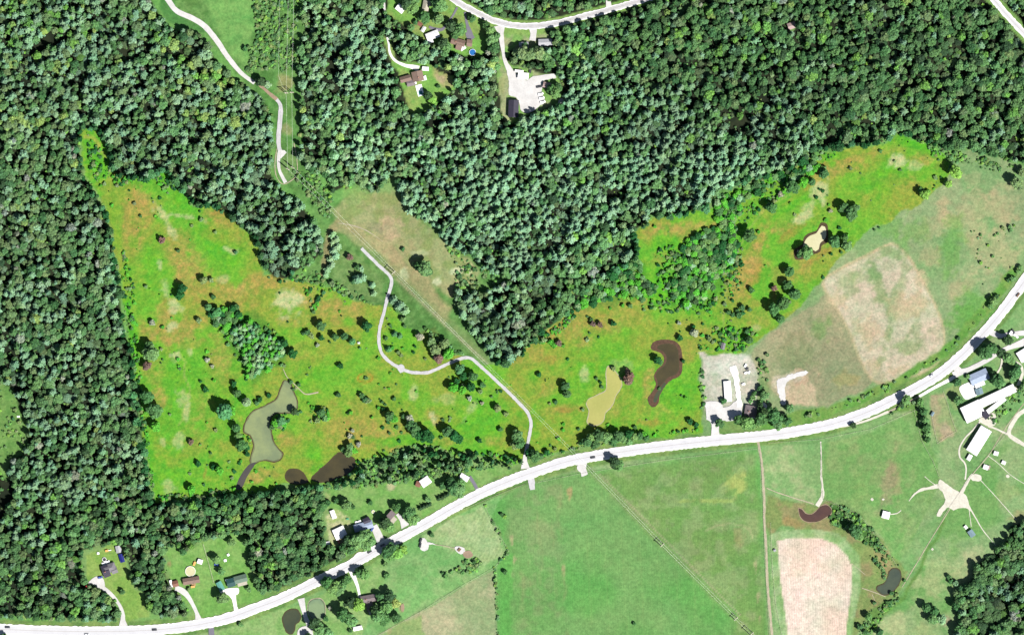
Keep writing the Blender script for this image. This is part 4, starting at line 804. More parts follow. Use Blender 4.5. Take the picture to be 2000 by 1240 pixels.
# trees and shrubs standing alone: x, y, radius, colour (lower case = broadleaf or bush by size, prefix ^ = conifer)
LONE = """316,470,7,red 348,490,4,deep 461,493,4,vblue 357,563,9,vdark 352,577,8,vdark 398,548,7,olive 412,547,5,olive 417,580,5,deep 407,600,7,vblue 424,610,9,vblue 455,602,7,vdark 463,600,6,deep 297,690,14,mid 293,676,9,deep
288,714,8,red 289,775,12,deep 304,802,14,deep 305,832,9,vivid 405,703,5,grey 415,715,4,grey 402,760,6,vdark 392,745,3,vdark 457,750,6,vdark 463,768,7,deep 440,803,15,vblue 452,800,10,vivid 482,785,9,blue 462,835,8,deep 466,850,7,mid 473,868,11,deep 484,887,5,vdark 373,863,6,red 388,905,6,vdark 418,911,6,vdark 430,918,8,vivid 375,955,8,vivid 298,630,6,grey 388,625,6,olive 412,884,3,deep
503,640,6,vdark 524,657,6,vdark 543,668,6,vdark 556,670,7,vdark 572,690,9,vdark 555,714,4,olive 593,651,4,deep 600,649,6,deep 608,656,6,olive 627,636,9,deep 627,660,6,vdark 655,658,7,deep 673,657,7,deep 688,667,7,vblue 703,680,3,vblue 620,674,4,grey 717,637,9,vdark 665,714,6,vdark 644,668,2.5,vdark
762,635,3,deep 771,652,6,^vblue 781,656,5,^vblue 759,682,6,^vblue 754,661,4,deep 788,624,6,mid 790,637,4,deep 820,658,7,grey 843,668,8,olive 850,683,10,olive 857,700,9,red 811,677,3,vdark 808,688,3,vdark 778,688,4,olive 783,694,4,olive 876,690,10,vivid 868,672,9,olive
898,720,9,vblue 905,735,7,vdark 923,735,9,deep 919,755,9,vdark 885,757,9,vivid 903,762,8,vivid 892,745,6,vdark 917,778,5,grey 942,787,4,grey 942,752,6,deep 938,765,5,olive 972,797,7,olive 988,808,5,olive 977,838,5,deep 936,860,5,vdark
661,771,5,deep 707,772,6,deep 713,780,6,deep 719,782,6,olive 770,779,4,deep 747,785,3,deep 753,790,3,deep 749,799,4,vdark 761,812,9,deep 769,817,8,vivid 628,806,7,deep 635,817,6,mid 620,820,6,olive 685,805,4,vivid 689,841,4,grey 683,851,5,grey 689,853,4,deep 700,867,5,grey 727,815,3,vivid
788,813,5,deep 800,817,7,grey 803,829,9,deep 811,840,11,deep 819,849,10,vdark 834,851,13,vdark 874,843,10,deep 887,851,10,vdark 897,857,8,vdark 575,803,7,dark 580,806,5,deep 568,746,4,deep 573,760,3,deep 550,822,8,vblue 538,826,7,vivid 532,833,6,deep 555,828,6,vivid 508,780,5,vdark 502,787,5,deep 525,773,5,vdark 670,877,6,deep 684,872,7,mid 681,884,8,mid 692,880,6,vivid
1010,850,10,mid 1013,864,11,deep 1005,868,8,olive 1043,890,12,deep 1033,885,8,vdark 1067,883,6,vdark 1055,892,6,deep 1098,881,3,vdark
1146,862,9,deep 1155,853,8,mid 1170,850,11,deep 1184,853,10,mid 1162,867,8,deep 1207,850,10,deep 1217,856,8,mid 1198,862,8,deep 1228,848,8,vdark 1238,853,8,mid 1248,851,7,deep 1258,848,6,vivid 1262,856,6,deep 1228,862,7,mid 1130,838,3,deep 1240,834,4,deep
1104,754,8,deep 1107,769,8,deep 1085,785,4,deep 1053,732,5,vdark 1062,664,6,olive 1076,668,6,vivid 1082,674,6,vivid 1091,670,6,red 1158,633,6,red 1171,634,6,red 1155,624,4,deep 1198,632,6,vdark 1198,720,5,olive 1229,735,9,red 1227,743,8,red 1225,725,6,red 1218,738,3,red 1284,703,7,vdark 1290,708,5,deep 1328,660,6,vdark 1326,631,4,grey 1334,705,4,vdark 1354,638,4,vdark 1356,650,7,grey 1350,653,3,deep 1385,662,5,olive 1392,668,4,olive 1425,652,5,deep 1458,648,5,deep 1462,664,8,deep 1347,823,6,vdark 1359,830,5,vdark
1405,826,8,deep 1442,820,10,deep 1457,826,12,mid 1468,828,9,mid 1487,818,12,deep 1492,806,10,dark 1480,825,9,mid 1485,795,7,dark 1413,783,6,deep 1470,775,6,mid 1465,783,5,mid 1492,772,8,mid 1484,758,6,deep 1473,768,5,deep
1512,813,13,deep 1518,828,10,mid 1505,803,10,deep 1541,797,8,mid 1536,822,9,deep 1531,812,6,dark 1581,811,5,olive 1523,623,8,deep 1541,531,9,deep 1537,557,9,deep 1551,574,11,deep 1528,592,12,deep 1511,604,11,deep 1511,563,6,red 1506,406,10,deep 1524,380,6,grey 1546,366,12,deep 1568,356,9,vivid 1585,356,7,deep 1608,340,9,deep 1608,330,6,mid 1622,412,4,grey 1647,407,9,deep 1661,419,12,deep 1670,407,8,mid 1628,472,11,deep 1649,465,7,deep 1653,481,10,mid 1644,481,4,deep 1574,494,12,mid 1561,498,6,deep 1643,493,3,deep 1804,381,9,bright 1797,372,6,deep 1812,375,5,bright 1864,337,12,bright 1851,360,7,bright 1857,330,6,deep 1983,358,11,olive 1991,367,6,olive 1995,337,8,olive 1708,449,2.5,deep 1717,445,2.5,deep
1939,588,7,mid 1933,598,6,mid 1946,580,5,deep 1977,545,6,mid 1968,548,4,deep 1988,531,5,mid 1991,522,5,mid 1463,461,12,deep 1410,396,4,deep 1471,407,3,deep 1467,566,6,deep 1449,601,6,deep 1463,605,5,deep 1443,614,6,deep 1422,610,5,deep 1430,615,5,deep 1440,607,4,deep
830,525,13,mid 820,519,9,deep 838,531,8,deep 808,516,4,olive 787,487,4,deep 684,503,7,red 698,522,6,deep 706,526,6,blue 699,545,9,^blue 708,542,8,^blue 690,549,6,^deep 727,557,6,^blue 730,573,6,^blue 608,552,3,deep 769,586,8,^blue 781,598,10,^blue 791,607,8,^blue 649,555,6,olive 776,605,5,deep
240,1155,6,deep 358,1077,7,deep 436,1166,11,mid 453,1057,8,mid 423,1091,8,mid 433,1115,7,mid 486,1150,6,mid 369,1150,4,olive 470,1219,5,mid 10,1243,7,deep
630,987,9,deep 641,981,6,deep 657,977,6,deep 677,986,10,mid 690,990,5,deep 724,981,5,deep 774,990,8,deep 799,1000,12,deep 806,1012,12,mid 835,975,6,mid 865,948,7,deep 885,952,12,deep 896,957,12,mid 880,940,9,deep 900,944,8,mid 752,1020,11,dark 761,1028,10,mid 700,1055,15,mid 715,1062,13,mid 682,1052,11,dark 712,1045,12,mid 687,1070,10,deep 725,1056,9,mid
641,1137,12,deep 652,1146,13,mid 662,1150,11,mid 677,1131,9,deep 668,1142,10,mid 700,1118,9,deep 712,1120,10,mid 755,1078,10,deep 767,1070,11,deep 777,1078,11,bright 788,1072,8,bright 765,1085,9,mid 752,1101,5,mid 755,1123,6,mid 843,1044,5,deep 864,1119,3,deep 871,1124,5,mid
685,1175,11,dark 702,1180,12,bright 671,1198,13,deep 686,1211,11,mid 733,1190,10,dark 741,1201,13,mid 751,1207,11,deep 756,1182,12,mid 762,1163,10,dark 743,1165,8,deep 774,1206,9,deep 772,1177,9,yellow 616,1217,11,dark 626,1228,12,mid 640,1234,10,mid 636,1207,6,deep 644,1186,4,grey 685,1231,4,deep 601,1242,7,dark
980,1004,4,deep 985,1008,4,bright 986,1116,5,deep 1239,1217,3.5,deep 1200,902,10,dark 1209,908,9,mid 1204,912,6,mid
1669,1036,12,deep 1676,1045,9,mid 1852,1125,5,deep 1856,1135,5,deep 1866,1139,6,blue 1808,1185,9,deep 1824,1192,8,deep 1820,1208,9,mid 1838,1208,9,pale 1717,1233,7,deep 1695,1203,7,mid 1679,1223,6,deep 1690,1234,5,deep 1707,1177,4,deep 1733,1176,4,deep 1740,1158,4,deep 1666,830,6,dark 1768,781,9,mid 1760,790,5,dark 1797,784,7,mid 1803,804,7,deep 1806,820,7,mid 1808,836,8,deep 1811,848,6,mid 1812,858,6,deep 1800,794,6,mid
1869,747,7,deep 1872,743,4,dark 1870,781,9,mid 1926,684,13,deep 1937,680,10,deep 1920,693,8,mid 1966,664,10,dark 1966,698,10,mid 1952,688,9,dark 1974,705,7,mid 1946,742,12,deep 1953,748,9,mid 1937,730,7,dark 1890,736,5,mid 1981,728,10,deep 1977,739,7,mid 1985,716,7,deep 1998,757,8,mid
795,10,11,dark 806,17,12,mid 809,4,10,mid 860,13,13,mid 850,5,9,deep 829,36,11,deep 856,38,11,mid 882,52,11,dark 899,60,11,mid 889,69,8,deep 866,86,10,dark 872,94,10,mid 922,38,7,deep 949,50,7,deep 957,62,9,mid 960,80,11,mid 965,95,11,deep 835,187,8,dark 845,197,7,bright 856,169,4,deep 1020,105,12,olive 1035,108,12,olive 1052,106,12,olive 1065,112,10,mid 1072,125,10,deep 1077,174,8,deep 1085,183,10,mid 1090,172,8,deep 1026,90,6,deep 479,96,5,deep 486,93,4,mid 510,161,9,dark 523,166,7,blue 803,55,7,mid 812,45,5,deep 849,203,5,bright""".split()
random.seed(21)
LPOS = []; cnt = {'broadleaf': 0, 'bush': 0, 'fir': 0}
for e in LONE:
    x, y, r, t = e.split(','); x = float(x); y = float(y); r = float(r) * 1.12; con = t.startswith('^'); t = t.lstrip('^')
    kind = 'fir' if con else ('bush' if r <= 6.8 else 'broadleaf')
    if t == 'red' and r <= 8: kind = 'bush'
    size = 'tiny' if r < 3.6 else 'small' if r < 5.5 else 'mid-sized' if r < 8 else 'big' if r < 11 else 'very large'
    kn = {'fir': 'conifer', 'bush': 'shrub', 'broadleaf': 'broadleaf tree'}[kind]
    make_tree(kind, x, y, r, t, label_for(x, y, size, TCOL[t], kn), group=kn + 's standing in the open', hs={'bush': 1.5, 'fir': 1.0, 'broadleaf': 1.1}[kind])
    cnt[kind] += 1; LPOS.append((x, y, r))
# clipped conifer rows beside the highway houses, and the pine row by the power line
for x, y in ((821,992),(827,989),(833,987),(839,984),(857,973),(863,971),(868,968),(874,965)):
    make_tree('fir', x, y, 5, 'dark', label_for(x, y, 'small', 'dark', 'clipped conifer in a row'), group='clipped conifers in rows by the highway', hs=.9)
for x, y, r in ((650,459,7),(657,468,7),(650,474,6),(660,482,7),(652,490,7),(656,500,7),(645,507,6),(648,518,7),(640,526,7),(637,536,6)):
    make_tree('pine', x, y, r, 'blue', label_for(x, y, 'mid-sized', 'blue-green', 'pine in the short row'), group='pines in the short row beside the power line', hs=.8)

# ------------------------------------------------------------------ the woods
def hexpts(poly_list, clears, sp, jit, margin, seed):
    r = np.random.default_rng(seed); out = []
    A = np.concatenate([np.asarray(p, float) for p in poly_list]); x0, y0 = np.maximum(A.min(0), (-230, -200)); x1, y1 = np.minimum(A.max(0), (2230, 1440))
    nx = int((x1 - x0) / sp) + 2; ny = int((y1 - y0) / (sp * .87)) + 2
    I, J = np.meshgrid(np.arange(nx), np.arange(ny)); px = x0 + (I + .5 * (J % 2)) * sp; py = y0 + J * sp * .87
    px = (px + r.uniform(-jit, jit, px.shape) * sp).ravel(); py = (py + r.uniform(-jit, jit, py.shape) * sp).ravel()
    d = np.full(px.shape, -1e9)
    for p in poly_list: d = np.maximum(d, sdist(px, py, p))
    for p in clears: d = np.minimum(d, -sdist(px, py, p))
    k = d > margin; return px[k], py[k], d[k]
def offroads(px, py):
    ok = np.ones(px.shape, bool)
    for L_, h_ in ((TOPR, 15), (NER, 17), (HWY, 19), (NWP, 10)): ok &= ldist(px, py, L_) > h_
    return ok
fx, fy, fd = hexpts([WEST, NORTH, SEWOOD, STRIPW], CLEAR, 11.3, .46, 3.0, 5)
k = offroads(fx, fy)
for hx, hy in ((1545, 52), (37, 812), (833,10), (782,18), (1068,167), (1065,84), (1023,89), (1020,146), (806,156), (894,86), (845,70), (1003,213), (237,1082)): k &= (np.hypot(fx - hx, fy - hy) > 12)
fx, fy, fd = fx[k], fy[k], fd[k]
R_ = np.random.default_rng(9)
q1 = fbm(fx, fy, 90, 3, 51); q2 = fbm(fx, fy, 240, 3, 53); q3 = R_.random(fx.size)
# where pines prevail
PINE = [((150,140),170,.5),((60,60),120,.4),((330,200),120,.25),((560,420),90,.9),((470,300),120,.6),((700,120),110,.6),((730,230),110,.5),((860,330),150,.7),((980,440),150,.85),((1180,300),190,.8),((1330,330),130,.85),((1540,260),60,.8),((960,640),80,.7),((60,880),110,.5),((150,880),110,.5),((40,720),90,.4),((520,470),70,.8),((300,300),90,.5),((1500,280),90,.6),((80,560),80,.35),((60,1000),70,.6)]
pp = np.full(fx.size, .10)
for (a, b_), rr, s_ in PINE: pp = np.maximum(pp, s_ * (1 - sm(np.hypot(fx - a, fy - b_), rr * .6, rr * 1.25)))
isp = (q3 < pp * (0.45 + 1.1 * q1))
sz = np.where(isp, 5.2 + 4.2 * R_.random(fx.size) ** 1.4, 4.8 + 7.0 * R_.random(fx.size) ** 1.9) * (0.86 + .3 * q1)
edge = fd < 9; sz = np.where(edge, sz * .85, sz)
strip_m = sdist(fx, fy, STRIPW) > 0; sz = np.where(strip_m, sz * .72, sz)
east = sdist(fx, fy, SEWOOD) > 0; sz = np.where(east, sz * 1.15, sz)
ht = np.where(isp, R_.uniform(.7, 1.0, fx.size), R_.uniform(.78, 1.12, fx.size)) * 10.6 / sz
GAPS = [[(528,462),(560,443),(582,424),(600,408),(622,418),(612,430),(582,442),(552,467)], [(55,112),(75,80),(98,62),(134,68),(128,88),(92,92),(70,114)], [(1424,264),(1440,238),(1455,220),(1474,216),(1466,242),(1446,264),(1432,276)], [(1390,282),(1399,272),(1402,306),(1391,316)], [(636,112),(654,100),(668,106),(657,122),(650,152),(637,142)], [(-10,925),(20,922),(32,960),(18,990),(6,1020),(-10,1020)], [(800,230),(840,238),(872,224),(892,198),(906,190),(900,206),(880,232),(842,250),(805,240)], [(1208,370),(1222,362),(1226,385),(1212,392)], [(1180,400),(1195,372),(1206,380),(1190,410)], [(1060,460),(1070,450),(1076,490),(1068,500)], [(270,1150),(280,1170),(284,1200),(292,1200),(284,1160)], [(235,110),(250,80),(262,84),(250,112)], [(150,185),(160,160),(170,165),(160,190)], [(280,80),(292,70),(298,90),(286,104)], [(300,60),(312,62),(310,95),(300,90)], [(960,500),(975,480),(985,490),(970,512)], [(1010,40),(1018,30),(1026,40),(1018,50)], [(1480,190),(1500,180),(1500,200),(1486,206)], [(0,80),(20,70),(30,90),(10,100)]]
for g_ in GAPS:
    kk_ = sdist(fx, fy, g_) < 0; fx, fy, fd = fx[kk_], fy[kk_], fd[kk_]; q1, q2, q3, isp, sz, edge, ht, pp, strip_m, east = (v_[kk_] for v_ in (q1, q2, q3, isp, sz, edge, ht, pp, strip_m, east))
q4 = fbm(fx, fy, 24, 2, 67); gap = R_.random(fx.size) < (.05 + .16 * sm(fbm(fx, fy, 40, 2, 61), .5, .7)); sz = np.where(gap & ~edge, sz * .55, sz); ht = np.where(gap & ~edge, .6, ht)
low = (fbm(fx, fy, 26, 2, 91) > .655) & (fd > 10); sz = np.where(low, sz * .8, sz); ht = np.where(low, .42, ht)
q5 = fbm(fx, fy, 55, 3, 95)
tints = np.zeros((fx.size, 3)); names = []
west = fx < 560
for i in range(fx.size):
    u = q3[i] * 7 % 1; v = R_.random(); n = q2[i]
    if isp[i]: t = 'blue' if v < .5 else 'pale' if v < .8 else 'mid'
    else:
        base = [('olive', .14), ('mid', .66), ('deep', .86), ('yellow', .875), ('grey', .885), ('bright', .95), ('dark', 1.01)] if fx[i] > 1050 or fy[i] > 960 else [('olive', .26), ('mid', .66), ('deep', .75), ('yellow', .765), ('grey', .79), ('pale', .96), ('dark', 1.01)]
        t = next(nm for nm, c_ in base if v < c_)
        if west[i] and q1[i] > .6 and v > .5 and fy[i] < 250: t = 'bright' if v > .8 else 'yellow'
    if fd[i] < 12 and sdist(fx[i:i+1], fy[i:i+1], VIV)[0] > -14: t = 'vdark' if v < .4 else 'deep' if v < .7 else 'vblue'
    names.append(t); tints[i] = np.array(tcol(t, .09)) * (0.62 + 0.72 * q5[i]) * np.array([.90, .99, 1.08]) * (0.98 if isp[i] else 1.04) * (.55 if low[i] else 1) * (.76 if (fx[i] > 1150 and fy[i] < 300) or fy[i] > 900 else .80 if fx[i] < 560 else .93)  # low crowns carry the shade of canopy gaps painted into their tint
inview = (fx > 8) & (fx < 1992) & (fy > 8) & (fy < 1232)
nb = 292 - cnt['broadleaf']; big = {}
for flag, n_ in ((False, nb), (True, 280)):
    idx = np.where(inview & (isp == flag))[0]; idx = idx[np.argsort(-sz[idx])][:n_]
    for i in idx: big[i] = flag
WOODS = [("the wood west of the meadow", 140, 620), ("the north-west wood", 250, 150), ("the wood between the gravel path and the meadow", 500, 380), ("the south-west wood above the highway", 200, 1050), ("the wood by the roadside houses", 570, 1050), ("the wood beside the power line", 680, 180), ("the wood north of the power-line clearing", 900, 340), ("the pine-rich wood in the centre", 1050, 450), ("the wood east of the gravel lot", 1230, 150), ("the wood above the curving meadow", 1400, 300), ("the north-east wood", 1750, 180), ("the wood tongue beside the cables", 960, 640), ("the south-east corner wood", 1940, 1150), ("the tree belt behind the roadside houses", 850, 905)]
random.seed(5)
for i, flag in big.items():
    x, y = fx[i], fy[i]; w_ = min(WOODS, key=lambda p: (p[1] - x) ** 2 + (p[2] - y) ** 2)[0]
    kn = 'pine' if flag else 'broadleaf tree'
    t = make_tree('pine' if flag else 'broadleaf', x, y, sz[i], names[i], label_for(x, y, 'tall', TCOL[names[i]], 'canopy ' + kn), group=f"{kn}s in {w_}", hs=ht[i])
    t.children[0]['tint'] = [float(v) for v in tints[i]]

finish_labels()
def scatter(name, pts, r, hs, tint, protos, label=None):
    """one object of kind stuff: the mass of crowns nobody could count, instanced on points"""
    n = len(pts); me = bpy.data.meshes.new(name); me.vertices.add(n)
    me.vertices.foreach_set('co', np.stack([X(pts[:, 0]), Y(pts[:, 1]), np.zeros(n)], 1).astype(np.float32).ravel())
    rg_ = np.random.default_rng(len(pts))
    a = me.attributes.new('rot', 'FLOAT_VECTOR', 'POINT'); a.data.foreach_set('vector', np.stack([rg_.uniform(-.06, .06, n), rg_.uniform(-.06, .06, n), rg_.uniform(0, 6.28, n)], 1).astype(np.float32).ravel())
    s = (r * S * 1.12)
    a = me.attributes.new('scl', 'FLOAT_VECTOR', 'POINT'); a.data.foreach_set('vector', np.stack([s, s * rg_.uniform(.88, 1.12, n), s * hs], 1).astype(np.float32).ravel())
    a = me.attributes.new('tint', 'FLOAT_VECTOR', 'POINT'); a.data.foreach_set('vector', tint.astype(np.float32).ravel())
    a = me.attributes.new('pick', 'INT', 'POINT'); a.data.foreach_set('value', rg_.integers(0, len(protos), n).astype(np.int32))
    me.update()
    o = bpy.data.objects.new(name, me); COL.objects.link(o); o['kind'] = 'stuff'
    if label: o['label'] = label
    coll = bpy.data.collections.new(name + '_shapes')
    for i, (cm, tm, wm) in enumerate(protos):
        p = bpy.data.objects.new(name + '_shape', wm); coll.objects.link(p)
    g = bpy.data.node_groups.new(name, 'GeometryNodeTree')
    g.interface.new_socket('Geometry', in_out='INPUT', socket_type='NodeSocketGeometry'); g.interface.new_socket('Geometry', in_out='OUTPUT', socket_type='NodeSocketGeometry')
    gi = g.nodes.new('NodeGroupInput'); go = g.nodes.new('NodeGroupOutput')
    ci = g.nodes.new('GeometryNodeCollectionInfo'); ci.inputs['Collection'].default_value = coll; ci.inputs['Separate Children'].default_value = True; ci.inputs['Reset Children'].default_value = True
    m2p = g.nodes.new('GeometryNodeMeshToPoints'); ip = g.nodes.new('GeometryNodeInstanceOnPoints'); ip.inputs['Pick Instance'].default_value = True
    def na(nm, ty):
        q = g.nodes.new('GeometryNodeInputNamedAttribute'); q.data_type = ty; q.inputs['Name'].default_value = nm; return next(s_ for s_ in q.outputs if s_.enabled and s_.name == 'Attribute')
    L = g.links.new
    L(gi.outputs[0], m2p.inputs['Mesh']); L(m2p.outputs[0], ip.inputs['Points']); L(ci.outputs[0], ip.inputs['Instance'])
    L(na('pick', 'INT'), ip.inputs['Instance Index']); L(na('scl', 'FLOAT_VECTOR'), ip.inputs['Scale'])
    e2r = g.nodes.new('FunctionNodeEulerToRotation'); L(na('rot', 'FLOAT_VECTOR'), e2r.inputs[0]); L(e2r.outputs[0], ip.inputs['Rotation'])
    L(ip.outputs[0], go.inputs[0])
    o.modifiers.new('scatter', 'NODES').node_group = g
    return o
rest = np.ones(fx.size, bool); rest[list(big)] = False
P_ = np.stack([fx, fy], 1)
for flag, nm, kd, lb in ((False, 'broadleaf_woods', 'broadleaf', "mass of smaller broadleaf crowns filling the woods"), (True, 'pine_woods', 'pine', "mass of smaller grey-green pine crowns filling the woods")):
    m_ = rest & (isp == flag); scatter(nm, P_[m_], sz[m_], ht[m_], tints[m_], PRO[kd], lb)
SCAT = [(1195,560),(1262,575),(1290,560),(1300,590),(1320,604),(1300,618),(1240,606),(1180,604)]
# groves and thickets inside the meadow
def grove(name, polys, sp, sizes, tnames, kd, seed, margin=1.0, label=None, hs=(.7, 1.0), probs=None, dens=None):
    x, y, d = hexpts(polys, [], sp, .45, margin, seed); r = np.random.default_rng(seed)
    ok = (ldist(x, y, MPATH) > 6) & offroads(x, y)
    for P in (P1, P2, P2b, P3, P4, P5o, P6, P7, P8): ok &= sdist(x, y, P) < -3
    if dens is not None: ok &= r.random(x.size) < dens(x, y)
    x, y = x[ok], y[ok]; n = x.size
    if n == 0: return
    tn = [tnames[int(v)] for v in (r.choice(len(tnames), n, p=probs))]
    return scatter(name, np.stack([x, y], 1), r.uniform(*sizes, n), r.uniform(*hs, n), np.array([tcol(t, .15) for t in tn]), PRO[kd], label)
GR1 = [(452,645),(463,628),(478,634),(490,625),(506,640),(514,655),(530,654),(549,667),(553,684),(548,700),(535,708),(528,722),(508,728),(493,744),(481,736),(482,718),(470,706),(474,690),(462,676)]
grove('pine_thicket', [GR1], 8.0, (5.0, 7.0), ['blue', 'vblue', 'vivid', 'mid'], 'pine', 31, label="close grove of blue-green pines above the olive pond", hs=(.75, 1.0))
grove('broadleaf_thicket', [[(405,603),(430,606),(455,602),(490,620),(470,624),(450,640),(458,664),(470,690),(455,668),(430,645),(412,622)], [(1210,510),(1250,505),(1262,540),(1290,560),(1260,590),(1235,575),(1200,582),(1170,592),(1190,555)], [(1335,470),(1350,462),(1380,450),(1420,440),(1440,452),(1442,480),(1436,505),(1405,540),(1392,572),(1365,592),(1330,602),(1310,592),(1300,560),(1320,530),(1328,500)], [(1130,560),(1205,545),(1200,580),(1150,600),(1120,610)], [(1390,398),(1415,382),(1440,372),(1490,352),(1506,360),(1490,375),(1450,400),(1440,440),(1405,450),(1395,425)], [(1500,345),(1560,325),(1600,300),(1600,330),(1550,355),(1510,352)]],
      9.5, (4.4, 8.0), ['mid', 'deep', 'vdark', 'vivid', 'dark', 'vivid', 'blue'], 'broadleaf', 32, label="thicket of mixed small trees in the meadow", hs=(.5, .9), probs=[.2, .2, .2, .22, .06, .06, .06])
grove('sapling_thicket', [SCAT, [(1290,500),(1335,470),(1330,520),(1305,560),(1295,540)], [(1400,610),(1440,560),(1445,500),(1460,470),(1452,540),(1420,620)], [(400,596),(470,604),(500,618),(560,660),(566,700),(520,745),(490,755),(470,735),(450,680),(415,640)]], 11, (2.2, 5.2), ['vivid', 'vdark', 'mid', 'deep', 'bright'], 'bush', 35, label='loose bushes and saplings around the meadow thickets', hs=(1.0, 1.6), dens=lambda x, y: .12 + .4 * sm(fbm(x, y, 18, 2, 99), .4, .6))
ZN = [([(475,-200),(582,-200),(582,130),(560,140),(480,140),(500,60)], .8), ([(560,335),(600,335),(655,400),(640,430),(610,395)], .9), ([(620,345),(650,372),(650,400),(600,340)], .8), ([(560,550),(612,525),(632,545),(640,562),(600,552)], .9), ([(640,545),(680,560),(740,600),(700,590),(650,566)], .5), ([(830,640),(905,690),(868,702),(845,700),(835,670)], .8),
      ([(870,480),(945,528),(985,548),(930,565),(880,570),(890,520)], .6), ([(1040,665),(1100,628),(1125,600),(1130,612),(1105,640),(1060,672)], .9), ([(1365,640),(1470,640),(1475,670),(1440,690),(1365,680)], .35), ([(1280,490),(1450,430),(1450,560),(1400,610),(1290,610)], .4), ([(1390,385),(1500,345),(1600,300),(1640,300),(1560,360),(1440,450),(1400,430)], .35), ([(605,790),(640,790),(650,820),(605,830)], .3),
      ([(640,915),(815,868),(1000,890),(1010,905),(900,925),(700,955),(640,955)], .8), (SCRUB_SE, .95), ([(1700,1190),(1760,1165),(1700,1240),(1665,1260)], .6), ([(1690,1080),(1745,1085),(1770,1130),(1745,1170)], .35), ([(870,1117),(893,1108),(905,1095),(935,1083),(940,1095),(935,1115),(900,1120)], .95), ([(962,1105),(967,1110),(972,1160),(974,1240),(978,1300),(970,1300),(967,1160)], .9), ([(945,985),(950,985),(995,1080),(992,1088),(960,1112),(956,1110),(988,1080)], .5),
      ([(1735,806),(1745,798),(1800,778),(1800,786),(1750,803),(1740,812)], .8), ([(1790,780),(1802,778),(1818,860),(1808,866),(1796,820)], .9), ([(1510,820),(1640,790),(1760,740),(1850,680),(1990,520),(1995,530),(1855,690),(1765,752),(1640,800),(1515,830)], .14), ([(1040,888),(1135,862),(1270,842),(1370,838),(1370,846),(1270,852),(1140,880),(1045,900)], .4), ([(1366,725),(1372,720),(1378,780),(1370,800)], .7), ([(1800,285),(1870,295),(1990,325),(1990,345),(1900,325),(1830,310)], .6), ([(170,260),(208,300),(214,350),(200,370),(175,330)], .3), ([(240,470),(262,560),(272,700),(290,860),(302,960),(296,970),(270,780),(235,560)], .45), ([(215,345),(320,335),(345,372),(330,380),(300,352),(230,365)], .5), ([(300,968),(460,952),(470,960),(380,980),(300,984)], .9), ([(540,760),(560,742),(580,750),(582,800),(560,810),(575,780)], .15), ([(540,810),(565,808),(560,840),(535,845)], .5), ([(455,860),(490,840),(490,880),(470,900)], .5), ([(590,560),(640,556),(625,600),(612,620),(605,590)], .3), ([(1905,815),(2010,730),(2010,770),(1950,830)], .2),
      (NORTH, .12), (WEST, .10), ([(1480,700),(1500,690),(1500,800),(1480,790)], .4), ([(1880,450),(1990,440),(1990,520),(1920,560)], .04)]
allx = []
_r = np.random.default_rng(77); xx = _r.uniform(-200, 2200, 270000); yy = _r.uniform(-180, 1420, 270000)
dn = np.full(xx.size, 0.0)
mvv = sdist(xx, yy, VIV); dn = np.where(mvv > 2, .002 + .03 * sm(fbm(xx, yy, 60, 3, 71), .52, .66), dn)
for P, d_ in ZN:
    m_ = sdist(xx, yy, P) > 0; dn = np.where(m_, np.maximum(dn, d_ * (0.35 + 1.2 * sm(fbm(xx, yy, 20, 2, 73), .3, .65))), dn)
ok = (np.random.default_rng(3).random(xx.size) < dn) & (ldist(xx, yy, MPATH) > 6) & offroads(xx, yy)
for P in (P1, P2, P2b, P3, P4, P5o, P6, P7, P8, CRK): ok &= sdist(xx, yy, P) < -2.5
for P in CLEAR[1:]: ok &= sdist(xx, yy, P) < -1
xx, yy, mvv = xx[ok], yy[ok], mvv[ok]; r_ = np.random.default_rng(4)
tn = [(['vdark', 'vivid', 'vivid', 'deep', 'olive'] if v > 0 else ['mid', 'deep', 'olive', 'mid', 'bright'])[int(r_.integers(5))] for v in mvv]
scatter('undergrowth', np.stack([xx, yy], 1), 1.2 + 3.6 * r_.random(xx.size) ** 1.8, r_.uniform(.8, 1.5, xx.size), np.array([tcol(t, .2) for t in tn]), PRO['bush'], "low scrub and brambles scattered over rough ground")
print('TREES', len(LONE), cnt, 'forest', fx.size, 'scrub', xx.size)
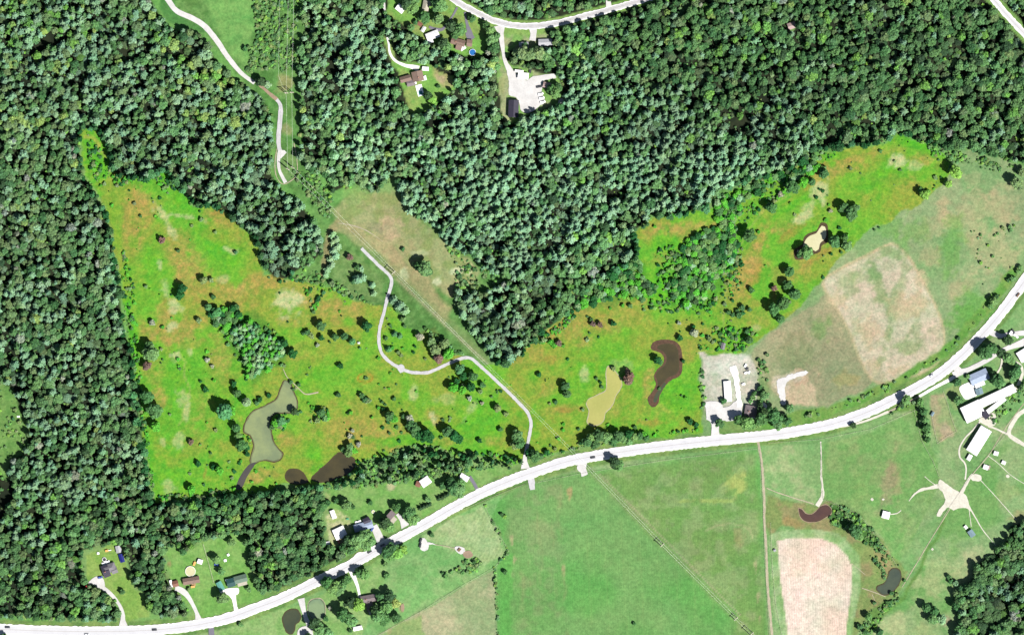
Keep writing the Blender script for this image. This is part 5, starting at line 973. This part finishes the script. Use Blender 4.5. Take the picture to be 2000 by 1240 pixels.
# ------------------------------------------------------------------ buildings
A = lambda deg: math.radians(deg)
def wing(root, L, W, h, rise, mat, ox=0.0, oy=0.0, rot=0.0, kind='gable', over=0.5, openings=True, z0=0.0, chimney=False, split=None):
    """one wing of a building: wall, roof (> ridge cap, chimney), doors and windows; metres, local to the building"""
    c, s = math.cos(rot), math.sin(rot)
    T = lambda v: [(ox + x * c - y * s, oy + x * s + y * c, z + z0) for x, y, z in v]
    l, w2 = L / 2, W / 2
    wb = MB().box(-l, l, -w2, w2, 0, h)
    if kind == 'gable': wb.add([(-l, -w2, h), (-l, w2, h), (-l, 0, h + rise * .97)], [(0, 2, 1)]); wb.add([(l, -w2, h), (l, w2, h), (l, 0, h + rise * .97)], [(0, 1, 2)])
    wo_ = mesh_obj('wall', T(wb.v), wb.f, M['wall'], root)
    a, b = l + over, w2 + over; k = rise / w2 * over; e = h - k; t = .14
    if kind == 'gable':
        v = [(-a, -b, e), (a, -b, e), (a, 0, h + rise), (-a, 0, h + rise), (-a, b, e), (a, b, e)]
        f = [(0, 1, 2, 3), (3, 2, 5, 4)]
    elif kind == 'hip':
        g = max(.3, a - b * .9)
        v = [(-a, -b, e), (a, -b, e), (g, 0, h + rise), (-g, 0, h + rise), (-a, b, e), (a, b, e)]
        f = [(0, 1, 2, 3), (3, 2, 5, 4), (1, 5, 2), (4, 0, 3)]
    elif kind == 'shed':
        v = [(-a, -b, h), (a, -b, h), (a, b, h + rise), (-a, b, h + rise)]; f = [(0, 1, 2, 3)]
    n = len(v); v2 = [(x, y, z + t) for x, y, z in v] + v
    f2 = [q for q in f] + [tuple(i + n for i in reversed(q)) for q in f]
    if kind == 'shed': loop = [0, 1, 2, 3]
    elif kind == 'gable': loop = [0, 1, 2, 5, 4, 3]
    else: loop = [0, 1, 5, 4]
    f2 += [(loop[i], loop[i] + n, loop[(i + 1) % len(loop)] + n, loop[(i + 1) % len(loop)]) for i in range(len(loop))]
    ro = mesh_obj('roof', T(v2), f2, mat, root)
    if kind == 'gable':
        rc = MB().box(-a, a, -.18, .18, h + rise + t - .04, h + rise + t + .07); mesh_obj('ridge_cap', T(rc.v), rc.f, mat, ro)
    if chimney:
        q = MB().box(-l * .4, -l * .4 + .9, -.9, -.1, h, h + rise + 1.1); mesh_obj('chimney', T(q.v), q.f, M['brick'], ro)
    if openings:
        for sx in (-1, 1):
            for px_ in ([-.3, .3] if L > 7 else [.0]):
                q = MB().box(px_ * L - .7, px_ * L + .7, sx * w2 - .06, sx * w2 + .06, 1.0, 2.1); mesh_obj('window', T(q.v), q.f, M['glass'], root)
        q = MB().box(-.5, .5, -w2 - .05, -w2 + .05, 0.02, 2.05); mesh_obj('door', T(q.v), q.f, M['door'], root)
    return ro
def bldg(name, x, y, ang, label, cat, wings, group=None):
    """x, y on the map; wings: (length, width, height, rise, roof, dx, dy, turn, kind) with lengths in map units"""
    r = thing(name, label, cat, (X(x), Y(y), .05), A(ang), group)
    for i, w_ in enumerate(wings):
        L, W, h, rise, mt, dx, dy, rt, kd = w_[:9]
        wing(r, L * S - .8, W * S - .8, h, rise, R[mt], dx * S, dy * S, A(rt), kd, over=.4, chimney=len(w_) > 9)
    return r
B = bldg
B('house', 782, 18, -39, "white-roofed house at the north edge beside two dark trees", 'house', [(17,13,2.8,1.2,'white',0,0,0,'gable')])
B('house', 832, 12, 80, "cream-roofed house among large trees at the north edge", 'house', [(21,13,2.8,1.5,'cream',0,0,0,'hip'), (9,9,2.4,.8,'cream',5,-7,0,'gable')])
B('house', 845, 70, 22, "white-roofed house with a grey asphalt turning drive", 'house', [(26,15,3,1.5,'white',0,0,0,'gable'), (10,20,2.6,.9,'white',-8,-3,0,'gable')])
B('garage', 827, 58, 60, "small white garage west of the white house with grey drive", 'garage', [(11,7,2.4,.8,'white',0,0,0,'gable')])
B('shed', 820, 48, -35, "small red-brown shed beside the white garage", 'shed', [(10,8,2.3,.9,'red',0,0,0,'gable')])
B('house', 894, 86, -15, "brown-roofed L-shaped house near the round blue pool", 'house', [(28,13,3,1.8,'brown',0,3,0,'gable',1), (12,20,2.7,1.5,'brown',4,-2,0,'gable'), (7,12,.8,.1,'white',12,-6,-40,'shed')])
B('garage', 917, 85, -5, "dark brown garage east of the L-shaped brown house", 'garage', [(11,14,2.5,1,'brown',0,0,0,'gable')])
B('house', 806, 156, 12, "brown-roofed house of several wings with a teal pool behind", 'house', [(22,12,3,1.6,'brown',-13,4,4,'gable'), (20,22,3.3,1.9,'brown',11,4,90,'gable',1), (16,12,2.6,1,'greybrown',-5,-6,0,'gable'), (10,9,.9,.1,'white',22,-2,0,'shed'), (6,8,.9,.1,'white',3,-6,0,'shed')])
B('shed', 831, 135, -5, "white shed at the end of the curved pale driveway", 'shed', [(13,8,2.4,.5,'white',0,0,0,'gable')])
B('house', 1023, 89, 4, "smaller of the twin white roofs below the northern road", 'house', [(19,12,2.8,1.2,'pale',0,0,0,'gable')])
B('house', 1065, 84, 2, "larger of the twin white roofs below the northern road", 'house', [(27,14,3,1.4,'pale',0,0,0,'gable'), (5,6,.7,.1,'white',-8,-10,0,'shed')])
B('storage_shed', 1022, 149, -6, "long white shed at the north end of the gravel lot", 'shed', [(21,13,3,.9,'white',0,0,0,'gable')])
B('lean_to', 1014, 140, -6, "narrow white lean-to north of the long white shed", 'shed', [(17,5,2.4,.3,'white',0,0,0,'shed')])
B('barn', 1003, 213, 88, "charcoal-roofed barn on the south edge of the gravel lot", 'barn', [(34,20,4,1.6,'charcoal',0,0,0,'gable')])
B('house', 1068, 167, -12, "small pinkish-roofed house on the grass east of the gravel lot", 'house', [(15,11,2.8,1.3,'pink',0,0,0,'gable')])
B('house', 1546, 51, 20, "lone pinkish roof half hidden by trees in the north-east wood", 'house', [(16,13,2.8,1.2,'pink',0,0,0,'gable')])
B('mobile_home', 1421, 764, 94, "long white-roofed trailer on the gravel yard north of the highway", 'trailer', [(40,14,2.9,.5,'white',0,0,0,'gable')])
B('house', 1468, 803, -10, "grey-brown hip-roofed house by the highway yard with pale extension", 'house', [(24,22,3,2,'greybrown',-2,0,0,'hip',1), (9,15,2.7,.5,'white',4,-5,0,'gable')])
B('shed', 1412, 676, 75, "small grey shed at the top of the yard by the footpath", 'shed', [(13,8,2.4,.7,'grey',0,0,0,'gable')])
B('farmhouse', 1912, 738, 24, "farmhouse with a broad blue-white metal roof", 'farmhouse', [(38,22,3.4,1.5,'blue',0,2,0,'gable'), (20,12,3,.8,'white',-4,-10,0,'gable')])
B('garage', 1912, 764, 17, "small blue-grey roofed garage between farmhouse and big barn", 'garage', [(13,14,2.6,1.0,'steel',0,0,90,'gable')])
B('barn', 1899, 803, 25, "big white-roofed barn at the west of the farmyard", 'barn', [(40,33,4.5,2,'white',0,0,0,'gable'), (76,17,3.8,1.1,'white',56,7,0,'gable')])
B('shed', 1922, 808, -48, "dark-roofed link shed between the two white barns", 'shed', [(20,12,4.9,.8,'charcoal',0,0,0,'gable')])
B('feed_shed', 1945, 791, 38, "narrow white-roofed feed shed beside the big barn", 'shed', [(44,9,3,.6,'white',0,0,0,'gable')])
B('barn', 1911, 860, 58, "long white-roofed barn south of the farmyard", 'barn', [(56,24,4.2,1.6,'white',0,0,0,'gable')])
B('silo_room', 1893, 893, 60, "small white annex at the south end of the long barn", 'shed', [(12,8,2.4,.4,'white',0,0,0,'gable')])
B('house', 2001, 692, 32, "white-roofed house cut by the east edge of the view", 'house', [(28,22,3,1.5,'white',0,0,0,'gable')])
B('field_shed', 1730, 1005, -14, "white-roofed field shed alone in the cattle pasture", 'shed', [(15,14,2.6,.6,'white',0,0,0,'gable')])
B('field_shed', 1897, 1041, -55, "blue-grey roofed shelter south of the dirt yard", 'shed', [(14,11,2.4,.5,'steel',0,0,0,'gable')])
B('hutch', 1886, 1029, -50, "tiny white hut north-west of the blue-grey shelter", 'hut', [(7,6,1.8,.3,'white',0,0,0,'gable')])
B('calf_shelter', 1925, 912, -20, "white calf shelter with a pinkish end, largest of three", 'shed', [(10,9,2,.4,'white',0,0,0,'gable'), (4,9,1.7,.3,'pink',6,1,0,'shed')])
B('calf_shelter', 1945, 885, -15, "white calf shelter nearest the long barn", 'shed', [(9,8,2,.4,'white',0,0,0,'gable')])
B('calf_shelter', 1960, 903, -25, "easternmost small white calf shelter in the paddock", 'shed', [(8,7,1.8,.4,'white',0,0,0,'gable')])
B('shed', 1821, 808, 60, "small pale shed in the corral by the hedge", 'shed', [(9,5,2.2,.3,'steel',0,0,0,'gable')])
B('house', 214, 1112, 20, "grey irregular-roofed house at the edge of the south-west wood", 'house', [(28,17,3,1.8,'grey',0,3,0,'hip'), (14,24,3.2,1.8,'charcoal',-7,0,0,'gable',1), (12,13,2.7,1.2,'grey',9,-4,0,'gable'), (16,6,.6,.1,'white',-2,15,0,'shed')])
B('garage', 232, 1072, -78, "pale grey roofed garage north of the blue tarped shed", 'garage', [(14,11,2.6,.8,'pale',0,0,0,'gable')])
B('tarp_shed', 238, 1089, -74, "white-edged shed with a dark blue tarp roof", 'shed', [(17,9,2.2,.5,'navy',0,0,0,'gable')])
B('house', 374, 1133, 10, "long brown-roofed house beside the round white pool", 'house', [(33,13,2.9,1.5,'brown',0,0,0,'gable'), (8,6,1,.1,'tanr',3,-9,0,'shed')])
B('garage', 343, 1139, 14, "small red-brown garage west of the long brown house", 'garage', [(12,12,2.5,1.1,'red',0,0,0,'gable'), (5,14,2.2,.2,'white',-8,2,0,'shed')])
B('shed', 391, 1096, -18, "small white shed north of the brown house", 'shed', [(10,9,2.2,.5,'white',0,0,0,'gable')])
B('house', 462, 1134, 15, "green-roofed house with teal and white sections", 'house', [(26,15,3,1.5,'green',9,2,0,'gable'), (16,17,3.3,1.3,'dkteal',-11,0,0,'gable'), (19,7,2.6,.3,'cream',10,-8,0,'shed'), (6,5,3.0,.2,'blue',-17,6,0,'shed')])
B('garage', 431, 1144, -62, "teal-roofed garage west of the green-roofed house", 'garage', [(19,11,2.5,.8,'teal',0,0,0,'gable')])
B('house', 664, 1040, 25, "square white-roofed house nearest the woodland south", 'house', [(24,22,3,1.3,'white',0,0,0,'gable'), (8,14,2.6,.3,'cream',4,-16,0,'shed')])
B('shed', 651, 1004, -70, "white shed north of the square white house", 'shed', [(17,9,2.4,.6,'white',0,0,0,'gable')])
B('shed', 639, 1060, 8, "low white shed at the edge of the wood by the highway", 'shed', [(11,6,2,.4,'white',0,0,0,'gable')])
B('house', 710, 1027, 15, "long pale blue and white roofed house by the highway", 'house', [(38,15,3,1.2,'blue',0,0,0,'gable'), (14,12,3.4,.9,'charcoal',9,9,10,'gable'), (12,6,.8,.1,'white',-8,10,0,'shed')])
B('house', 765, 1010, -42, "small brown-roofed house with a pale front by the highway", 'house', [(12,18,2.9,1.5,'greybrown',-4,2,0,'gable'), (9,14,2.6,.6,'cream',6,-2,0,'shed')])
B('house', 831, 940, 35, "white-roofed house beside a small brown shed", 'house', [(20,16,3,1.3,'white',0,0,0,'gable')])
B('shed', 817, 945, -18, "small red-brown shed touching the white roadside house", 'shed', [(10,11,2.3,.9,'red',0,0,0,'gable')])
B('house', 907, 932, -30, "white house at the end of the short asphalt drive by the highway", 'house', [(18,11,2.9,1.2,'white',0,0,0,'gable')])
B('house', 720, 1170, 10, "T-shaped grey-brown roofed house among large trees", 'house', [(30,14,3,1.6,'greybrown',0,2,0,'gable',1), (20,13,2.7,1.3,'greybrown',0,-13,90,'gable'), (8,8,2.2,.2,'pale',0,-25,0,'shed')])
B('shed', 699, 1226, 12, "white shed south of the T-shaped house", 'shed', [(18,8,2.4,.6,'white',0,0,0,'gable')])
B('hutch', 701, 669.5, 0, "tiny white hut alone in the meadow west of the gravel path", 'hut', [(4.5,4,1.6,.3,'white',0,0,0,'gable')])
B('hutch', 1513, 1074, 20, "tiny pale hut beside the ploughed field corner", 'hut', [(5,5,1.6,.3,'pale',0,0,0,'gable')])

# pools
def disc(r, z, n=28, sx=1.0): return [(r * math.cos(2 * math.pi * k / n) * sx, r * math.sin(2 * math.pi * k / n), z) for k in range(n)]
def round_pool(x, y, r, h, wm, label, rim='pipe_w'):
    t = thing('swimming_pool', label, 'pool', (X(x), Y(y), .05)); n = 28; r = r * S
    o = disc(r, 0) + disc(r, h) + disc(r - .22, h) + disc(r - .22, h - .25)
    f = [(k + a * n, (k + 1) % n + a * n, (k + 1) % n + (a + 1) * n, k + (a + 1) * n) for a in range(3) for k in range(n)]
    mesh_obj('rim', o, f, M[rim], t); mesh_obj('water', disc(r - .2, h - .18), [tuple(range(n))], M[wm], t); return t
round_pool(923, 103, 6.5, 1.2, 'w_pool', "round blue above-ground pool behind the brown L-shaped house")
round_pool(372, 1115, 10, 1.2, 'w_cream', "large round pale pool north of the long brown house")
round_pool(729, 999, 3.2, .8, 'w_cream', "small round pale pool behind the pale blue roofed house")
t = thing('swimming_pool', "rectangular teal pool in a white deck behind the brown house", 'pool', (X(820), Y(177), .05), A(-75))
MB().box(-5.5, 5.5, -3, 3, 0, .35).build('deck', M['pipe_w'], t); mesh_obj('water', [(.8, -2, .36), (4.6, -2, .36), (4.6, 2, .36), (.8, 2, .36)], [(0, 1, 2, 3)], M['w_teal'], t)
t = thing('trampoline', "round dark trampoline on the lawn north of the grey house", 'trampoline', (X(204), Y(1092), .05)); n = 24
mesh_obj('mat', disc(1.7, .9), [tuple(range(n + 4))], M['paint_dark'], t)
v = disc(1.7, .92) + disc(2.1, .92); n = 28; mesh_obj('rim', v, [(k, (k + 1) % n, n + (k + 1) % n, n + k) for k in range(n)], M['metal'], t)
for k in range(4): MB().tube((1.95 * math.cos(k * 1.57), 1.95 * math.sin(k * 1.57), 0), (1.95 * math.cos(k * 1.57), 1.95 * math.sin(k * 1.57), .92), .05).build('leg', M['metal'], t)

# ------------------------------------------------------------------ vehicles
def car_proto(paint, L=4.6, W=1.85, pick=False):
    t = bpy.data.objects.new('parked_car', None); COL.objects.link(t)
    prof = [(-L/2, .35), (-L/2, .85), (-L/2 + .15, .95), (L/2 - 1.3, .95), (L/2 - .1, .8), (L/2, .6), (L/2, .35)]
    v = [(x, -W/2, z) for x, z in prof] + [(x, W/2, z) for x, z in prof]; n = len(prof)
    mesh_obj('body', v, [tuple(range(n)), tuple(range(2*n-1, n-1, -1))] + [(k, k + n, (k+1) % n + n, (k+1) % n) for k in range(n)], M['paint_' + paint], t)
    x0, x1 = (-L/2 + .25, L/2 - 1.25) if not pick else (-.4, L/2 - 1.2)
    a, b = W/2 - .08, W/2 - .25
    v = [(x0, -a, .95), (x1, -a, .95), (x1, a, .95), (x0, a, .95), (x0 + .35, -b, 1.42), (x1 - .6, -b, 1.42), (x1 - .6, b, 1.42), (x0 + .35, b, 1.42)]
    mesh_obj('cabin_glass', v, [(0,1,5,4), (1,2,6,5), (2,3,7,6), (3,0,4,7)], M['glass'], t)
    mesh_obj('roof', [(x, y, z + .02) for x, y, z in v[4:]] + [(x, y, z - .02) for x, y, z in v[4:]], [(0,1,2,3), (7,6,5,4), (0,4,5,1), (1,5,6,2), (2,6,7,3), (3,7,4,0)], M['paint_' + paint], t)
    for sx in (-1, 1):
        for sy in (-1, 1): MB().tube((sx * L * .31, sy * (W/2 - .22), .33), (sx * L * .31, sy * (W/2 + .01), .33), .33, n=12).build('wheel', M['tyre'], t)
    return t
CP = {}
def car(x, y, ang, paint, label, name='car', cat='car', group=None, pick=False):
    key = (paint, pick)
    if key not in CP: CP[key] = t = car_proto(paint, 5.4 if pick else 4.6, 1.95 if pick else 1.85, pick)
    else: t = dup(CP[key], (0, 0, 0))
    t.name = name; t.location = (X(x), Y(y), _z[0] + .02); t.rotation_euler = (0, 0, A(ang)); tag(t, label, cat, group); return t
GH = 'vehicles driving on the highway'
for x, y, a, p, l in ((15,1224,-1,'dark',"dark car on the highway near the west edge"), (170,1238,0,'silver',"grey car in the south lane just west of the first driveway"), (302,1229,3,'dark',"dark car on the highway between the two western driveways"), (747,1064,28,'dark',"dark car on the highway at the pad of the pale blue roofed house"), (722,1077,30,'dark',"dark car on the highway beside the pale lay-by"), (1158,893,9,'dark',"dark car on the highway north of the lone roadside tree"), (1820,733,33,'silver',"grey car on the highway just west of the farm junction"), (1988,576,52,'brown',"brown car on the highway by the east edge of the view")):
    car(x, y, a, p, l, 'car', 'car', GH)
car(171, 1143, 30, 'red', "red car at the west tip of the grey house's white pad", 'parked_car'); car(196, 1127, 10, 'blue', "dark blue car beside the grey house", 'parked_car')
car(661, 1056, -60, 'red', "red car south of the square white house", 'parked_car')
for i, (x, y, a, p, l) in enumerate(((1053,170,10,'dark',"dark pickup, northernmost in the row on the gravel lot"), (1056,184,14,'white',"white pickup, second from the north in the gravel lot row"), (1058,192,14,'white',"white pickup, third from the north in the gravel lot row"), (1060,200,14,'white',"white pickup, southernmost in the gravel lot row"), (1036,138,80,'dark',"dark pickup north-east of the long white shed"))): car(x, y, a, p, l, 'pickup_truck', 'truck', 'pickups parked on the gravel lot', True)
car(1979, 648, -62, 'dark', "dark pickup in the yard at the north-east farm entrance", 'pickup_truck', 'truck', None, True); car(1984, 656, -40, 'white', "white pickup in the yard at the north-east farm entrance", 'pickup_truck', 'truck', None, True)
car(1444, 818, 75, 'dark', "dark car parked in the yard by the grey-brown roofed house", 'parked_car'); car(727, 1033, 60, 'blue', "dark blue car at the door of the pale blue roofed house", 'parked_car'); car(822, 1055, 70, 'dark', "dark car on the north of the white gravel circle", 'parked_car'); car(821, 1064, 80, 'dark', "dark car on the west of the white gravel circle", 'parked_car')
def boxy(name, label, cat, x, y, ang, parts):
    t = thing(name, label, cat, (X(x), Y(y), .3), A(ang))
    for nm, bx_, m_ in parts: MB().box(*bx_).build(nm, M[m_], t)
    return t
boxy('horse_trailer', "white box trailer beside the trees in the farm entrance yard", 'trailer', 1974, 650, 60, [('box_body', (-2.6,1.8,-1.1,1.1,.5,2.5), 'paint_white'), ('hitch', (1.8,2.9,-.08,.08,.5,.62), 'metal'), ('wheel', (-.8,-.2,-1.25,-1.1,0,.65), 'tyre'), ('wheel', (-.8,-.2,1.1,1.25,0,.65), 'tyre')])
for x, y, a, p, l in ((1456,714,60,'white',"white box among the clutter, north end of the pile"), (1459,720,40,'dark',"dark box in the middle of the clutter pile by the yard"), (1463,727,65,'silver',"grey box among the clutter, south-east of the pile"), (1457,728,20,'white',"white crate at the south-west of the clutter pile"), (1452,750,15,'white',"white box alone on the gravel south of the clutter pile")):
    boxy('storage_box', l, 'box', x, y, a, [('box_body', (-1.6,1.6,-.9,.9,0,1.2), 'paint_' + p), ('lid', (-1.65,1.65,-.95,.95,1.2,1.3), 'paint_' + p)])
boxy('play_set', "wooden play set on the lawn north of the grey house", 'play set', 209, 1075, 10, [('platform', (-1.5,1.5,-1,1,1.2,1.35), 'paint_orange'), ('leg', (-1.5,-1.4,-1,-.9,0,1.2), 'wood'), ('leg', (1.4,1.5,.9,1,0,1.2), 'wood'), ('leg', (-1.5,-1.4,.9,1,0,1.2), 'wood'), ('leg', (1.4,1.5,-1,-.9,0,1.2), 'wood'), ('slide', (1.5,4.2,-.35,.35,.5,.6), 'paint_white')])
boxy('play_set', "wooden play set between the round pool and the white shed", 'play set', 380, 1100, 70, [('platform', (-2,2,-1,1,1.2,1.35), 'paint_orange'), ('leg', (-2,-1.9,-1,-.9,0,1.2), 'wood'), ('leg', (1.9,2,.9,1,0,1.2), 'wood'), ('leg', (-2,-1.9,.9,1,0,1.2), 'wood'), ('leg', (1.9,2,-1,-.9,0,1.2), 'wood')])
boxy('patio_set', "orange awning in front of the long brown house", 'awning', 377, 1145, 10, [('awning', (-1.8,1.8,-1,1,2.0,2.1), 'paint_orange'), ('post', (-1.7,-1.6,-.9,-.8,0,2), 'metal'), ('post', (1.6,1.7,-.9,-.8,0,2), 'metal')])
boxy('tarp_stack', "low stack under a blue tarp on the lawn north of the teal garage", 'tarp', 423, 1102, -20, [('stack', (-2,2,-1.2,1.2,0,.8), 'wood'), ('tarp', (-2.1,2.1,-1.3,1.3,.8,.9), 'paint_blue')])
boxy('garden_table', "small white table on the lawn beyond the blue tarp, nearer of two", 'table', 440, 1094, 10, [('table_top', (-1.3,1.3,-1.2,1.2,.75,.85), 'paint_white'), ('leg', (-.1,.1,-.1,.1,0,.75), 'metal')])
boxy('garden_table', "small white table on the lawn, farther north-east of two", 'table', 446, 1083, 30, [('table_top', (-1.1,1.1,-1.1,1.1,.75,.85), 'paint_white'), ('leg', (-.1,.1,-.1,.1,0,.75), 'metal')])
boxy('garden_table', "small white table on the lawn west of the grey house's play set", 'table', 192, 1080, 0, [('table_top', (-1.1,1.1,-1,1,.75,.85), 'paint_white'), ('leg', (-.1,.1,-.1,.1,0,.75), 'metal')])
boxy('fire_pit', "dark brown stack on the oval white gravel pad", 'stack', 897, 1073, 50, [('stack', (-1.7,1.7,-1.1,1.1,0,1.2), 'paint_brown'), ('cover', (-1.8,1.8,-1.2,1.2,1.2,1.3), 'paint_brown')])
boxy('farm_cart', "teal cart on the lawn between the white shed and the blue roofed house", 'cart', 679, 1013, 10, [('bed', (-1.4,1.4,-.8,.8,.5,.9), 'paint_green'), ('wheel', (-.5,.1,-.95,-.8,0,.55), 'tyre'), ('wheel', (-.5,.1,.8,.95,0,.55), 'tyre')])

# ------------------------------------------------------------------ power line
def pylon(x, y, ang, label, h=13.0, span=5.0):
    t = thing('utility_pole', label, 'pylon', (X(x), Y(y), 0), A(ang), 'two-legged power line frames')
    for s_ in (-1, 1): MB().tube((0, s_ * span * .28, 0), (0, s_ * span * .28, h), .42, .30, 8).build('pole', M['wood'], t)
    MB().box(-.22, .22, -span / 2, span / 2, h - 1.0, h - .65).build('crossarm', M['wood'], t)
    for s_ in (-1, 0, 1): MB().tube((0, s_ * span * .47, h - 1.7), (0, s_ * span * .47, h - 1.0), .10, .07, 6).build('insulator', M['pipe_w'], t)
    MB().tube((0, -span * .28, h * .45), (0, span * .28, h * .72), .08).build('brace', M['wood'], t)
    MB().tube((0, span * .28, h * .45), (0, -span * .28, h * .72), .08).build('brace', M['wood'], t)
    return t
pylon(560, 183, 90, "western frame of the pair of power pylons on the dirt patch", span=4); pylon(570.5, 182, 90, "eastern frame of the pair of power pylons on the dirt patch", span=4)
pylon(563, 331, 65, "western frame of the pair of pylons where the line turns south-east", 14, 4); pylon(572.5, 328, 65, "eastern frame of the pair of pylons where the line turns south-east", 14, 4)
pylon(769, 533, -45, "power pylon at the sharp bend of the meadow gravel path"); pylon(1293, 1063, -45, "power pylon in the middle of the big green field", 11); pylon(1437, 1207, -45, "northern of two power pylons near the foot of the green field", 8); pylon(1467, 1236, -45, "southern of two power pylons near the foot of the green field")
def cable(pts, label, sag=2.0, r=.04):
    mb = MB()
    for (x0, y0, z0), (x1, y1, z1) in zip(pts[:-1], pts[1:]):
        n = 10; q = []
        for k in range(n + 1):
            u = k / n; q.append((X(x0 + (x1 - x0) * u), Y(y0 + (y1 - y0) * u), z0 + (z1 - z0) * u - sag * 4 * u * (1 - u)))
        for a, b in zip(q[:-1], q[1:]): mb.tube(a, b, r, n=5, caps=False)
    o = mb.build('power_cable', M['wire']); tag(o, label, 'cable', 'overhead power cables'); return o
cable([(566,-100,12),(560,183,12),(563,331,12.5),(769,532,12),(1033,798,11),(1137,903,11),(1292,1064,10),(1436,1208,7),(1466,1238,12),(1600,1370,12)], "western cable of the pair crossing the whole view")
cable([(577,-100,12),(571,182,12),(573,328,12.5),(772,530,12),(1036,795,11),(1141,901,11),(1295,1061,10),(1439,1205,7),(1469,1234,12),(1604,1366,12)], "eastern cable of the pair crossing the whole view")
cable([(548,-100,11),(546,60,9),(545,150,11),(558,182,11)], "thin faint cable west of the pair at the top of the corridor", r=.03)
t = thing('nesting_pole', "lone pole with a white box in the small clearing at the west edge", 'pole', (X(38), Y(813), 0)); MB().tube((0, 0, 0), (0, 0, 9), .2, .15, 8).build('pole', M['wood'], t); MB().box(-1.3, 1.3, -.7, .7, 8.2, 9.4).build('box_body', M['pipe_w'], t)

# ------------------------------------------------------------------ fences
def fence(pts, label, sp=7.0, h=1.3, rails=2, mat='wood'):
    P = [(X(a), Y(b)) for a, b in pts]; t = thing('fence', label, 'fence', (P[0][0], P[0][1], 0)); ox, oy = P[0]
    me = None
    for (a, b) in zip(P[:-1], P[1:]):
        L = math.hypot(b[0] - a[0], b[1] - a[1]); n = max(1, int(L / sp))
        for k in range(n + 1):
            if me is None: o = MB().box(-.09, .09, -.09, .09, -.02, h).build('post', M[mat], t); me = o.data
            else: o = bpy.data.objects.new('post', me); COL.objects.link(o); o.parent = t
            o.location = (a[0] + (b[0] - a[0]) * k / n - ox, a[1] + (b[1] - a[1]) * k / n - oy, 0)
        for j in range(rails):
            z = h * (.45 + .5 * j); MB().tube((a[0] - ox, a[1] - oy, z), (b[0] - ox, b[1] - oy, z), .05, n=4).build('rail', M[mat], t)
    return t
fence([(397,1062),(408,1100),(418,1138)], "wooden fence between the brown-roofed and the green-roofed house lots", 5, 1.8, 3)
fence([(1342 + 500,764),(1851,790),(1858,815),(1868,842),(1848,853),(1831,866),(1824,835),(1820,812)], "corral fence around the small bare paddock by the hedge", 5)
fence([(1785,800),(1800,860),(1822,900),(1834,930)], "pasture fence from the hedge down to the dirt yard")
fence([(1604,866),(1605,930),(1608,975),(1680,1005),(1740,1085),(1752,1106)], "pasture fence along the hollow west of the cattle pasture")
fence([(1483,870),(1487,905),(1491,1000),(1494,1100),(1503,1240)], "fence on the west of the vertical farm track")
fence([(1505,1020),(1508,1100),(1515,1180),(1527,1240)], "fence between the farm track and the ploughed field")
fence([(945,985),(962,1020),(994,1076),(965,1108),(905,1142),(820,1195),(735,1242)], "fence around the mown field and down to the south edge")
fence([(1860,1110),(1841,1010),(1900,925),(1972,838)][1:], "fence following the cattle path to the farmyard")
fence([(1050,942),(1130,925),(1300,898),(1478,876)], "roadside fence along the top of the big green field")
fence([(825,1040),(870,1010),(950,975),(1025,945)], "roadside fence above the mown field")
fence([(1500,865),(1600,858),(1700,838),(1795,798)], "roadside fence above the eastern paddocks")
